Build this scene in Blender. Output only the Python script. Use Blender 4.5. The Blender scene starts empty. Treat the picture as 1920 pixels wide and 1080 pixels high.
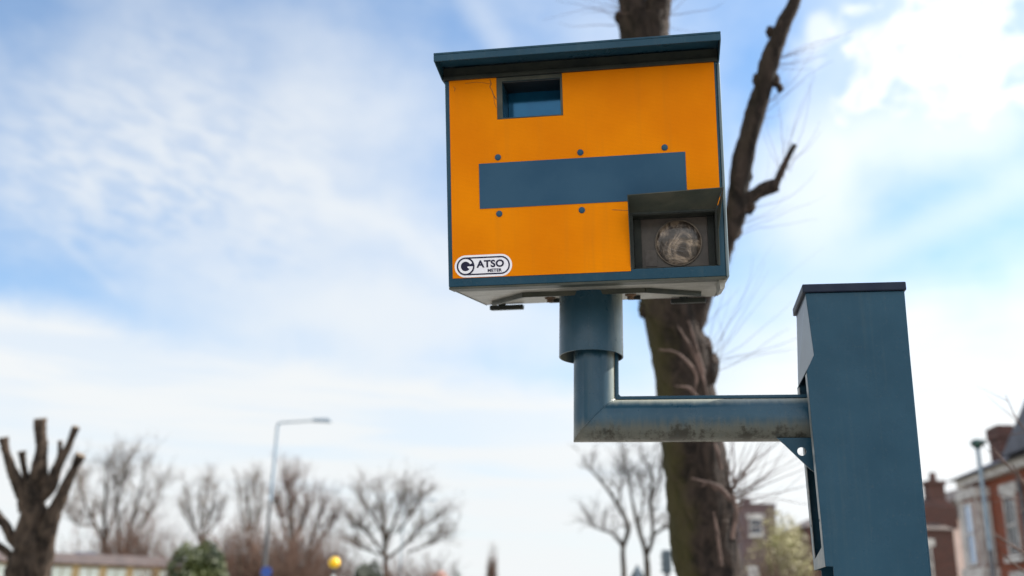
import bpy, bmesh, math, random
import numpy as np
from mathutils import Vector, Matrix, noise as mnoise
R = math.radians
random.seed(11)
sc = bpy.context.scene
col = sc.collection

# ------------------------------------------------------------------ camera
F_PX = 1867.0                       # focal length in pixels of a 1920 wide frame
PITCH, ROLL = R(18.0936), R(1.3033)
C0 = np.array([0.0, 0.0, 1.6])
_c, _s = math.cos(PITCH), math.sin(PITCH)
_R0, _F0, _U0 = np.array([1, 0, 0.]), np.array([0, _c, _s]), np.array([0, -_s, _c])
CR = np.array([math.cos(ROLL) * _R0 + math.sin(ROLL) * _U0, _F0, -math.sin(ROLL) * _R0 + math.cos(ROLL) * _U0])
cam_d = bpy.data.cameras.new('camera')
cam = bpy.data.objects.new('camera', cam_d); col.objects.link(cam)
m = Matrix.Identity(4)
for i in range(3):
    m[i][0], m[i][1], m[i][2], m[i][3] = CR[0][i], CR[2][i], -CR[1][i], C0[i]
cam.matrix_world = m
cam_d.sensor_width = 36; cam_d.lens = F_PX / 1920 * 36
cam_d.clip_start = 0.05; cam_d.clip_end = 5000
cam_d.dof.use_dof = True; cam_d.dof.focus_distance = 2.75; cam_d.dof.aperture_fstop = 1.8
sc.camera = cam

def ray(px, py):
    return np.array([(px - 960) / F_PX, 1, -(py - 540) / F_PX]) @ CR
def at(px, py, D):                  # the point seen at a pixel, D metres deep
    return Vector(C0 + ray(px, py) * D)
def angles(px, py):                 # azimuth and elevation in degrees
    v = ray(px, py); v = v / np.linalg.norm(v)
    return math.degrees(math.atan2(v[0], v[1])), math.degrees(math.asin(v[2]))

# ------------------------------------------------------------------ light
SUN_AZ, SUN_EL = 71.0, 37.0         # degrees right of the view, above the horizon
sc.view_settings.view_transform = 'Standard'; sc.view_settings.look = 'None'
sc.view_settings.exposure = 1.15; sc.view_settings.gamma = 1
sv = Vector((math.cos(R(SUN_EL)) * math.sin(R(SUN_AZ)), math.cos(R(SUN_EL)) * math.cos(R(SUN_AZ)), math.sin(R(SUN_EL))))
sun_d = bpy.data.lights.new('sun', 'SUN'); sun_d.energy = 5.0; sun_d.angle = R(0.5); sun_d.color = (1, .95, .87)
sun = bpy.data.objects.new('sun', sun_d); col.objects.link(sun)
sun.rotation_euler = sv.to_track_quat('Z', 'Y').to_euler(); sun.location = (20, 10, 30)

class NG:                           # small helper to write node trees as expressions
    def __init__(s, nt): s.nt = nt; s.N = nt.nodes; s.L = nt.links
    def put(s, sock, v):
        if isinstance(v, bpy.types.NodeSocket): s.L.new(v, sock)
        elif isinstance(v, (int, float)) and sock.type == 'RGBA': sock.default_value = (v, v, v, 1)
        elif isinstance(v, (tuple, list)) and sock.type == 'RGBA' and len(v) == 3: sock.default_value = (*v, 1)
        else: sock.default_value = v
    def math(s, op, a, b=0.0, c=0.0, clamp=False):
        n = s.N.new('ShaderNodeMath'); n.operation = op; n.use_clamp = clamp
        s.put(n.inputs[0], a); s.put(n.inputs[1], b); s.put(n.inputs[2], c); return n.outputs[0]
    def add(s, a, b): return s.math('ADD', a, b)
    def sub(s, a, b): return s.math('SUBTRACT', a, b)
    def mul(s, a, b): return s.math('MULTIPLY', a, b)
    def ramp(s, x, a, b, lo=0.0, hi=1.0):
        n = s.N.new('ShaderNodeMapRange'); n.interpolation_type = 'SMOOTHSTEP'
        s.put(n.inputs[0], x); s.put(n.inputs[1], a); s.put(n.inputs[2], b); s.put(n.inputs[3], lo); s.put(n.inputs[4], hi)
        return n.outputs[0]
    def vec(s, x, y, z=0.0):
        n = s.N.new('ShaderNodeCombineXYZ'); s.put(n.inputs[0], x); s.put(n.inputs[1], y); s.put(n.inputs[2], z); return n.outputs[0]
    def sep(s, v):
        n = s.N.new('ShaderNodeSeparateXYZ'); s.put(n.inputs[0], v); return n.outputs
    def noise(s, v, scale, detail=4.0, rough=.55, dist=0.0, colour=False):
        n = s.N.new('ShaderNodeTexNoise'); s.put(n.inputs['Vector'], v)
        n.inputs['Scale'].default_value = scale; n.inputs['Detail'].default_value = detail
        n.inputs['Roughness'].default_value = rough; n.inputs['Distortion'].default_value = dist
        return n.outputs['Color' if colour else 'Fac']
    def mix(s, f, a, b):
        n = s.N.new('ShaderNodeMix'); n.data_type = 'RGBA'
        s.put(n.inputs[0], f); s.put(n.inputs[6], a); s.put(n.inputs[7], b); return n.outputs[2]

world = bpy.data.worlds.new('World'); sc.world = world; world.use_nodes = True
g = NG(world.node_tree); g.N.clear()
sky = g.N.new('ShaderNodeTexSky'); sky.sky_type = 'NISHITA'; sky.sun_disc = False
sky.sun_elevation = R(SUN_EL); sky.sun_rotation = R(SUN_AZ)
sky.air_density = 1.0; sky.dust_density = 0.6; sky.ozone_density = 1.6
tc = g.N.new('ShaderNodeTexCoord').outputs['Generated']
dx, dy, dz = g.sep(tc)
U = g.mul(g.math('ARCTAN2', dx, dy), 57.2958)
V = g.mul(g.math('ARCSINE', dz), 57.2958)
P = g.vec(U, V)
soft = g.noise(P, .16, 3, .5, colour=True)
sx, sy, _z = g.sep(soft)
Uw = g.add(U, g.mul(g.sub(sx, .5), 7.0)); Vw = g.add(V, g.mul(g.sub(sy, .5), 6.0))
def blob(px, py, rx, ry, warp=True, inner=.15):   # a soft patch of cloud around a direction
    u0, v0 = angles(px, py); a, b = rx / 32.6, ry / 32.6
    p = g.math('DIVIDE', g.sub(Uw if warp else U, u0), a); q = g.math('DIVIDE', g.sub(Vw if warp else V, v0), b)
    return g.ramp(g.math('SQRT', g.add(g.mul(p, p), g.mul(q, q))), inner, 1.0, 1.0, 0.0)
def streak(p0, p1, w, warp=False):                # a straight trail between two directions
    u0, v0 = angles(*p0); u1, v1 = angles(*p1); L = math.hypot(u1 - u0, v1 - v0); ex, ey = (u1 - u0) / L, (v1 - v0) / L
    a = g.sub(Uw if warp else U, u0); b = g.sub(Vw if warp else V, v0)
    t = g.add(g.mul(a, ex), g.mul(b, ey)); n = g.math('ABSOLUTE', g.sub(g.mul(b, ex), g.mul(a, ey)))
    k = g.ramp(n, 0.0, w / 32.6, 1.0, 0.0)
    return g.mul(k, g.mul(g.ramp(t, 0, L * .25), g.ramp(t, L * .75, L, 1, 0)))
def over(a, b): return g.sub(1.0, g.mul(g.sub(1.0, a), g.sub(1.0, b)))
nb = g.noise(g.vec(g.mul(U, .05), g.mul(V, .09)), 1.0, 6, .55)
nf = g.noise(g.vec(g.mul(U, .22), g.mul(V, .34)), 1.0, 7, .62, .4)
cov = g.add(g.ramp(nb, .30, .75, .12, .56), g.ramp(dy, -.4, .1, .35, 0.0))  # second term: extra cloud added behind the camera, out of view, as fill
cov = g.add(cov, g.mul(g.sub(nf, .5), .16))
# the white bank low in the sky, its upper edge falling to the right
u0, v0 = angles(0, 545); u1, v1 = angles(900, 700); sl = (v1 - v0) / (u1 - u0)
edge = g.sub(g.sub(g.add(g.mul(V, .6), g.mul(Vw, .4)), v0), g.mul(g.sub(U, u0), sl))
bank = g.ramp(g.add(edge, g.mul(g.sub(nf, .5), 2.0)), -1.6, .9, 1.0, 0.0)
streaks = g.noise(g.vec(g.mul(U, .06), g.mul(V, .55)), 1.0, 4, .55, .3)
bank = g.mul(bank, g.ramp(streaks, .36, .58, .76, .98))
cov = over(cov, bank)
cov = over(cov, g.mul(blob(1800, 820, 900, 390, True, .35), g.ramp(streaks, .25, .6, .82, 1.0)))
cov = over(cov, g.ramp(V, 0.0, 9.0, .8, 0.0))
cov = over(cov, g.mul(blob(460, 560, 460, 130), .5))
# rippled high cloud
rip = g.noise(g.vec(g.add(g.mul(U, .52), g.mul(V, .12)), g.add(g.mul(V, 1.05), g.mul(U, .06))), 1.0, 2.6, .5, .3)
cov = over(cov, g.mul(blob(320, 310, 540, 290), g.ramp(rip, .26, .70, .26, .70)))
cov = over(cov, g.mul(blob(640, 330, 360, 380), g.ramp(nb, .2, .7, .40, .75)))
cov = over(cov, g.mul(streak((520, 290), (900, 500), 60, True), .55))
cov = over(cov, g.mul(streak((850, -60), (970, 130), 50), .28))
cov = over(cov, g.mul(streak((90, 430), (250, 570), 16), .16))
# broken bright cloud toward the sun
puff = g.noise(g.vec(g.mul(U, .42), g.mul(V, .58)), 1.0, 6, .5, .2)
cum = over(blob(1760, 40, 300, 165, True, 0), over(blob(1630, 185, 80, 60, True, 0), blob(1860, 140, 220, 150, True, 0)))
cov = over(cov, g.mul(g.ramp(g.add(cum, g.mul(g.sub(puff, .5), 3.0)), .25, .9), g.mul(g.ramp(cum, .0, .3), .86)))
cov = over(cov, g.mul(blob(1700, 120, 420, 320), .22))
cov = over(cov, g.mul(blob(800, 600, 480, 200), .75))
cov = over(cov, g.mul(blob(1540, 70, 75, 45), .6))
cov = over(cov, g.mul(streak((1480, 300), (2000, 200), 110, True), .45))
cov = over(cov, g.mul(streak((1540, 510), (2040, 290), 55), .38))
cov = over(cov, g.mul(blob(1500, 360, 240, 260), .62))
clear = over(blob(10, 0, 260, 120), over(g.mul(blob(20, 490, 230, 70), .32), blob(1440, 130, 100, 150)))
cov = g.mul(cov, g.sub(1.0, g.mul(clear, .62)))
cov = g.math('MINIMUM', g.math('MAXIMUM', cov, 0.0), 1.0)
sund = g.add(g.add(g.mul(dx, sv.x), g.mul(dy, sv.y)), g.mul(dz, sv.z))
glow = g.mul(g.ramp(sund, .3, 1.0, 1.0, 1.35), g.ramp(dy, -.5, .1, 2.2, 1.0))   # brighter toward the sun; unseen clouds behind camera brightened to light the shaded front
tint = g.N.new('ShaderNodeVectorMath'); tint.operation = 'MULTIPLY'
g.put(tint.inputs[0], sky.outputs[0]); g.put(tint.inputs[1], (.55, .82, .97))
CLOUD = 4.3
cl = g.N.new('ShaderNodeVectorMath'); cl.operation = 'SCALE'
g.put(cl.inputs[0], (CLOUD * .955, CLOUD * .985, CLOUD * 1.0)); g.put(cl.inputs[3], glow)
bg = g.N.new('ShaderNodeBackground'); bg.inputs['Strength'].default_value = 0.10
g.put(bg.inputs['Color'], g.mix(cov, tint.outputs[0], cl.outputs[0]))
wo = g.N.new('ShaderNodeOutputWorld'); g.L.new(bg.outputs[0], wo.inputs[0])
world.cycles.sampling_method = 'MANUAL'; world.cycles.sample_map_resolution = 1024

# ------------------------------------------------------------------ materials
def mat(name, base=(.5, .5, .5), rough=.5, metal=0.0, spec=.5, fn=None):
    mt = bpy.data.materials.new(name); mt.use_nodes = True
    q = NG(mt.node_tree); b = q.N['Principled BSDF']
    b.inputs['Base Color'].default_value = (*base, 1); b.inputs['Roughness'].default_value = rough
    b.inputs['Metallic'].default_value = metal; b.inputs['Specular IOR Level'].default_value = spec
    if fn:
        q.co = q.N.new('ShaderNodeTexCoord').outputs['Object']; fn(q, b)
    return mt
def bump(q, b, h, strength, dist=.01):
    n = q.N.new('ShaderNodeBump'); n.inputs['Strength'].default_value = strength; n.inputs['Distance'].default_value = dist
    q.put(n.inputs['Height'], h); q.L.new(n.outputs[0], b.inputs['Normal'])
def mottled(c1, c2, scale, lo=.35, hi=.65, detail=5, bs=0.0, bscale=None, bd=.01):
    def fn(q, b):
        f = q.ramp(q.noise(q.co, scale, detail, .6), lo, hi)
        q.put(b.inputs['Base Color'], q.mix(f, c1, c2))
        if bs: bump(q, b, q.noise(q.co, bscale or scale, 6, .6), bs, bd)
    return fn
PAINT = (.009, .048, .084)
def paint_fn(dirt=0.0, zlo=None, zhi=None):
    def fn(q, b):
        f = q.noise(q.co, 5, 6, .6); f2 = q.noise(q.co, 90, 3, .6)
        c = q.mix(q.ramp(f, .3, .7), (.010, .043, .072), (.016, .055, .088))
        c = q.mix(q.mul(q.ramp(f2, .58, .72), .25), c, (.06, .08, .09))
        if zlo is not None:
            x, y, z = q.sep(q.co)
            drip = q.noise(q.vec(q.mul(x, 60), y, q.mul(z, 9)), 1.0, 5, .65)
            spots = q.noise(q.co, 55, 6, .72)
            patch = q.noise(q.vec(q.mul(x, 6.5), y, 0.0), 1.0, 3, .6); k = q.add(q.ramp(z, zlo, zhi, 1.0, 0.0), q.mul(q.sub(drip, .5), .7))
            c = q.mix(q.math('MULTIPLY', q.ramp(k, .25, .95), .75, clamp=True), c, (.115, .108, .082))  # pale dust low down, lightened to stand for ground reflection
            ge = q.N.new('ShaderNodeNewGeometry'); nx, ny, nz = q.sep(ge.outputs['Normal'])    # sunlight painted in: lighter colour on faces turned to the sun
            sun_facing = q.add(q.add(q.mul(nx, .66), q.mul(ny, .22)), q.mul(nz, .72))
            c = q.mix(q.mul(q.ramp(q.add(sun_facing, q.mul(q.sub(drip, .5), .3)), .08, .62), .8), c, (.34, .34, .28))
            c = q.mix(q.math('MULTIPLY', q.ramp(q.add(k, q.add(q.mul(q.sub(spots, .5), 1.5), q.mul(q.sub(patch, .55), 2.2))), .72, 1.15), dirt, clamp=True), c, (.012, .010, .007))
        xx, yy, zz = q.sep(q.co); run = q.noise(q.vec(q.mul(xx, 38), q.mul(yy, 38), q.mul(zz, 1.4)), 1.0, 5, .6)
        c = q.mix(q.mul(q.ramp(run, .52, .80), .30), c, (.055, .085, .095))
        c = q.mix(q.mul(q.ramp(q.noise(q.co, 70, 4, .75), .70, .76), .45), c, (.012, .022, .028))
        q.put(b.inputs['Base Color'], c)
        q.put(b.inputs['Roughness'], q.ramp(q.noise(q.co, 14, 5, .6), .3, .7, .24, .40))
        bump(q, b, q.noise(q.co, 260, 2, .5), .10, .002)
    return fn
M = {}
M['paint'] = mat('blue grey paint', PAINT, .38, spec=.16, fn=paint_fn())
M['paint_arm'] = mat('grimy sun toned blue grey paint', PAINT, .38, spec=.28, fn=paint_fn(.8, 2.095, 2.19))
M['paint_cap'] = mat('dark cap paint', (.018, .026, .045), .42, spec=.15, fn=mottled((.008, .013, .030), (.014, .02, .036), 12))
M['plate'] = mat('flat blue grey paint', (.075, .135, .19), .5, spec=.12, fn=mottled((.020, .062, .112), (.027, .073, .124), 6, bs=.05, bscale=300, bd=.001))
def orange_fn(q, b):
    x, y, z = q.sep(q.co)
    vo = q.N.new('ShaderNodeTexVoronoi'); vo.feature = 'DISTANCE_TO_EDGE'
    q.put(vo.inputs['Vector'], q.vec(q.add(x, q.mul(z, .577)), z)); vo.inputs['Scale'].default_value = 260; vo.inputs['Randomness'].default_value = .12
    cell = q.ramp(vo.outputs[0], .02, .16)
    big = q.noise(q.co, 3.2, 4, .5); c = q.mix(q.ramp(big, .3, .7), (.66, .176, .0), (.78, .232, .0))
    c = q.mix(q.mul(q.ramp(q.noise(q.vec(q.mul(x, 30), y, q.mul(z, 1.1)), 1.6, 6, .6), .5, .8), .38), c, (.52, .17, .01))
    c = q.mix(q.mul(q.sub(1.0, cell), .5), c, (.38, .10, .002))
    c = q.mix(q.mul(q.ramp(q.noise(q.co, 38, 6, .7), .66, .78), .35), c, (.40, .13, .01))
    q.put(b.inputs['Base Color'], c); bump(q, b, cell, .15, .0006)
M['orange'] = mat('orange reflective sheet', (.75, .24, .004), .45, spec=.04, fn=orange_fn)
M['crack'] = mat('cracked sheet edge', (.12, .045, .006), .6, fn=mottled((.08, .03, .005), (.2, .07, .006), 90))
M['white'] = mat('white sticker film', (.72, .70, .76), .3, fn=mottled((.70, .68, .74), (.76, .74, .78), 25))
M['navy'] = mat('navy print', (.012, .012, .035), .5, spec=.15, fn=mottled((.011, .011, .032), (.016, .015, .04), 60))
M['dark'] = mat('dark steel', (.030, .036, .034), .5, spec=.2, fn=mottled((.014, .018, .018), (.026, .03, .026), 18))
M['shade'] = mat('olive grey steel', (.085, .092, .080), .45, spec=.25, fn=mottled((.032, .038, .032), (.062, .062, .048), 9, bs=.1, bscale=120, bd=.002))
def galv(q, b):
    x, y, z = q.sep(q.co)
    f = q.noise(q.vec(q.mul(x, 2.2), q.mul(y, 14), z), 6, 6, .68)
    c = q.mix(q.ramp(f, .35, .65), (.16, .155, .135), (.40, .39, .36))
    c = q.mix(q.mul(q.ramp(q.noise(q.co, 30, 6, .7), .58, .7), .7), c, (.16, .12, .08))
    q.put(b.inputs['Base Color'], c); q.put(b.inputs['Roughness'], .42)
for k_ in ('paint_arm', 'paint'):                # a thin film of road dust
    q_ = M[k_].node_tree.nodes['Principled BSDF']
    q_.inputs['Sheen Weight'].default_value = .10 if k_ == 'paint_arm' else .0; q_.inputs['Sheen Roughness'].default_value = .45; q_.inputs['Sheen Tint'].default_value = (.9, .88, .74, 1)
M['galv'] = mat('weathered zinc sheet', (.45, .44, .4), .4, .25, fn=galv)
M['rust'] = mat('rusty steel', (.10, .06, .035), .7, fn=mottled((.06, .04, .03), (.16, .09, .05), 60))
M['glass'] = mat('sky toned camera glass', (.006, .09, .2), .12, .35, spec=.3, fn=mottled((.004, .085, .19), (.006, .10, .215), 14))  # blue base colour stands in for reflected sky
M['black'] = mat('black void paint', (.004, .005, .006), .6, fn=mottled((.003, .004, .005), (.007, .008, .009), 30))
def lens_fn(q, b):
    f = q.noise(q.co, 13, 4, .6, 2.2)
    c = q.mix(q.ramp(f, .42, .72), (.045, .034, .029), (.38, .29, .22))
    q.put(b.inputs['Base Color'], c); bump(q, b, q.noise(q.co, 22, 4, .6, 1.5), .5, .012)
M['reflector'] = mat('wrinkled reflector foil', (.2, .16, .13), .3, .25, fn=lens_fn)
q_ = M['reflector'].node_tree.nodes['Principled BSDF']; q_.inputs['Coat Weight'].default_value = .35; q_.inputs['Coat Roughness'].default_value = .08
M['flashback'] = mat('dusty flash screen', (.085, .066, .056), .4, fn=mottled((.04, .03, .026), (.062, .048, .04), 24))
M['ring'] = mat('lamp rim', (.26, .2, .14), .3, .6, fn=mottled((.07, .055, .045), (.11, .09, .07), 40))
def bark_fn(c1, c2, moss=None):
    def fn(q, b):
        x, y, z = q.sep(q.co)
        pl = q.noise(q.vec(q.mul(x, 1.0), q.mul(y, 1.0), q.mul(z, .35)), 9, 7, .65, .8)
        fine = q.noise(q.vec(x, y, q.mul(z, .4)), 46, 5, .65)
        c = q.mix(q.ramp(pl, .34, .66), c1, c2)
        c = q.mix(q.mul(q.ramp(fine, .5, .75), .5), c, tuple(v * 1.6 for v in c2))
        if moss:
            ge = q.N.new('ShaderNodeNewGeometry'); nx, ny, nz = q.sep(ge.outputs['Normal'])
            k = q.mul(q.ramp(q.sub(q.mul(q.noise(q.co, 4, 4, .6), 1.4), nx), .75, 1.6), q.ramp(z, 3.4, 4.8, 1.0, .15))
            c = q.mix(q.math('MULTIPLY', k, .6, clamp=True), c, moss)
        q.put(b.inputs['Base Color'], c)
        bump(q, b, q.add(pl, q.mul(fine, .4)), 1.0, .05)
    return fn
M['bark'] = mat('plane tree bark', (.06, .045, .04), .9, spec=.2, fn=bark_fn((.007, .005, .0045), (.046, .032, .026), (.070, .062, .018)))
M['bark2'] = mat('pollard bark', (.08, .06, .05), .9, spec=.2, fn=bark_fn((.007, .005, .004), (.082, .058, .043)))
M['bark_far'] = mat('distant bark', (.10, .08, .065), .9, spec=.1, fn=mottled((.032, .026, .020), (.075, .06, .046), 3))
M['twig'] = mat('grey brown twigs', (.16, .13, .12), .9, spec=.1, fn=mottled((.085, .066, .054), (.17, .138, .115), 1.5))
M['twig_brown'] = mat('red brown twigs', (.15, .10, .085), .9, spec=.1, fn=mottled((.075, .045, .034), (.14, .088, .068), 1.5))
M['twig_dark'] = mat('dark brown twigs', (.07, .05, .04), .9, spec=.1, fn=mottled((.04, .03, .024), (.10, .075, .062), 1.5))
M['shoot'] = mat('pink brown shoots', (.26, .17, .15), .8, spec=.2, fn=mottled((.06, .04, .034), (.15, .10, .085), 9))
M['cut'] = mat('sawn wood', (.32, .25, .18), .9, fn=mottled((.10, .075, .055), (.17, .13, .09), 20))
M['leaf'] = mat('evergreen leaves', (.035, .065, .015), .6, fn=mottled((.010, .020, .005), (.065, .078, .012), 1.1))
M['leaf_dark'] = mat('dark yew leaves', (.02, .03, .015), .7, fn=mottled((.012, .02, .01), (.04, .045, .025), 1.2))
M['blossom'] = mat('yellow green buds', (.28, .27, .07), .7, fn=mottled((.10, .075, .04), (.26, .24, .07), 1.0))
def brick_fn(c1, c2, mortar, yaw_axis='x'):
    def fn(q, b):
        x, y, z = q.sep(q.co)
        br = q.N.new('ShaderNodeTexBrick'); q.put(br.inputs['Vector'], q.vec(q.add(x, y), z))
        br.inputs['Scale'].default_value = 1.0; br.inputs['Brick Width'].default_value = .225; br.inputs['Row Height'].default_value = .075
        br.inputs['Mortar Size'].default_value = .006
        q.put(br.inputs['Color1'], c1); q.put(br.inputs['Color2'], c2); q.put(br.inputs['Mortar'], mortar)
        q.put(b.inputs['Base Color'], q.mix(q.mul(q.ramp(q.noise(q.co, 1.2, 5, .6), .4, .7), .35), br.outputs[0], tuple(v * .55 for v in c1)))
        bump(q, b, br.outputs[1], -.4, .01)
    return fn
M['brick'] = mat('red brick', (.30, .10, .06), .85, fn=brick_fn((.27, .062, .024), (.18, .042, .018), (.15, .085, .06)))
M['brick_dark'] = mat('sooty red brick', (.16, .07, .05), .85, fn=brick_fn((.095, .033, .024), (.06, .024, .019), (.08, .06, .05)))
M['brick_yellow'] = mat('yellow brick', (.5, .34, .16), .85, fn=brick_fn((.54, .36, .16), (.46, .30, .14), (.4, .34, .26)))
M['brick_brown'] = mat('brown brick', (.12, .075, .075), .85, fn=brick_fn((.13, .08, .08), (.10, .064, .066), (.12, .1, .1)))
M['slate'] = mat('slate roof', (.085, .09, .12), .5, fn=mottled((.030, .034, .052), (.065, .07, .10), 2.5))
M['tile'] = mat('brown tile roof', (.14, .10, .09), .8, fn=mottled((.055, .04, .036), (.10, .07, .06), 2))
M['tile_red'] = mat('red tile roof', (.34, .10, .06), .8, fn=mottled((.28, .08, .05), (.4, .13, .08), 2))
M['tile_pink'] = mat('pink tile roof', (.48, .25, .2), .8, fn=mottled((.42, .21, .17), (.54, .3, .24), 2))
M['stucco'] = mat('painted stone', (.62, .58, .54), .7, fn=mottled((.36, .33, .31), (.58, .55, .52), 3))
M['door_white'] = mat('white garage door', (.78, .80, .74), .5, fn=mottled((.72, .75, .68), (.82, .83, .8), 1.5))
M['pane'] = mat('window glass', (.30, .38, .52), .08, .3, fn=mottled((.24, .32, .46), (.38, .46, .6), 1.2))
M['pane_dark'] = mat('dark window glass', (.03, .035, .045), .08, 0, fn=mottled((.02, .024, .03), (.05, .055, .07), 1.2))
M['skylight'] = mat('blue roof sheet', (.05, .17, .36), .4, fn=mottled((.04, .14, .3), (.07, .2, .42), 1.2))
M['lamp_metal'] = mat('grey lamp column', (.30, .36, .42), .45, .2, fn=mottled((.15, .20, .25), (.23, .28, .33), 3))
def lamp_fn(q, b):
    x, y, z = q.sep(q.co)
    q.put(b.inputs['Base Color'], q.mix(q.ramp(z, 5.1, 5.3), (.035, .033, .035), (.20, .26, .32)))
M['lamp_column'] = mat('two tone lamp column', (.3, .36, .42), .5, .1, fn=lamp_fn)
M['green_lamp'] = mat('dark green lamp head', (.02, .06, .05), .4, fn=mottled((.018, .05, .044), (.03, .075, .06), 5))
M['column_dark'] = mat('dark grey column', (.08, .08, .09), .5, fn=mottled((.06, .06, .07), (.11, .11, .12), 5))
M['sign_blue'] = mat('blue sign face', (.006, .045, .26), .4, fn=mottled((.005, .04, .24), (.009, .055, .29), 4))
M['sign_back'] = mat('grey sign back', (.06, .085, .10), .5, fn=mottled((.05, .07, .085), (.08, .105, .12), 5))
M['pole_white'] = mat('white banded pole', (.62, .66, .66), .5, fn=lambda q, b: q.put(b.inputs['Base Color'], q.mix(q.math('GREATER_THAN', q.math('FRACT', q.mul(q.sep(q.co)[2], 1.1)), .5), (.03, .03, .03), (.72, .75, .74))))
M['globe'] = mat('amber globe', (.85, .50, .006), .25, fn=mottled((.84, .45, .005), (.90, .58, .01), 5))
bg_ = M['globe'].node_tree.nodes['Principled BSDF']; bg_.inputs['Subsurface Weight'].default_value = .6; bg_.inputs['Subsurface Radius'].default_value = (.15, .1, .02)
M['render'] = mat('pink render', (.62, .45, .40), .8, fn=mottled((.56, .41, .36), (.68, .5, .44), 1.2))
M['asphalt'] = mat('asphalt', (.05, .05, .052), .9, fn=mottled((.042, .042, .044), (.075, .073, .07), 2.2, bs=.4, bscale=60, bd=.01))
M['flag'] = mat('paving', (.26, .25, .22), .85, fn=mottled((.22, .205, .18), (.31, .29, .255), 1.8, bs=.3, bscale=40, bd=.01))
M['kerb'] = mat('granite kerb', (.32, .31, .29), .8, fn=mottled((.26, .25, .24), (.38, .37, .35), 8))
M['soil'] = mat('grass and earth', (.09, .10, .045), .95, fn=mottled((.075, .085, .035), (.17, .15, .08), .8, bs=.5, bscale=12, bd=.05))
M['line'] = mat('road paint', (.75, .75, .72), .7, fn=mottled((.6, .6, .57), (.8, .8, .77), 5))

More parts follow.
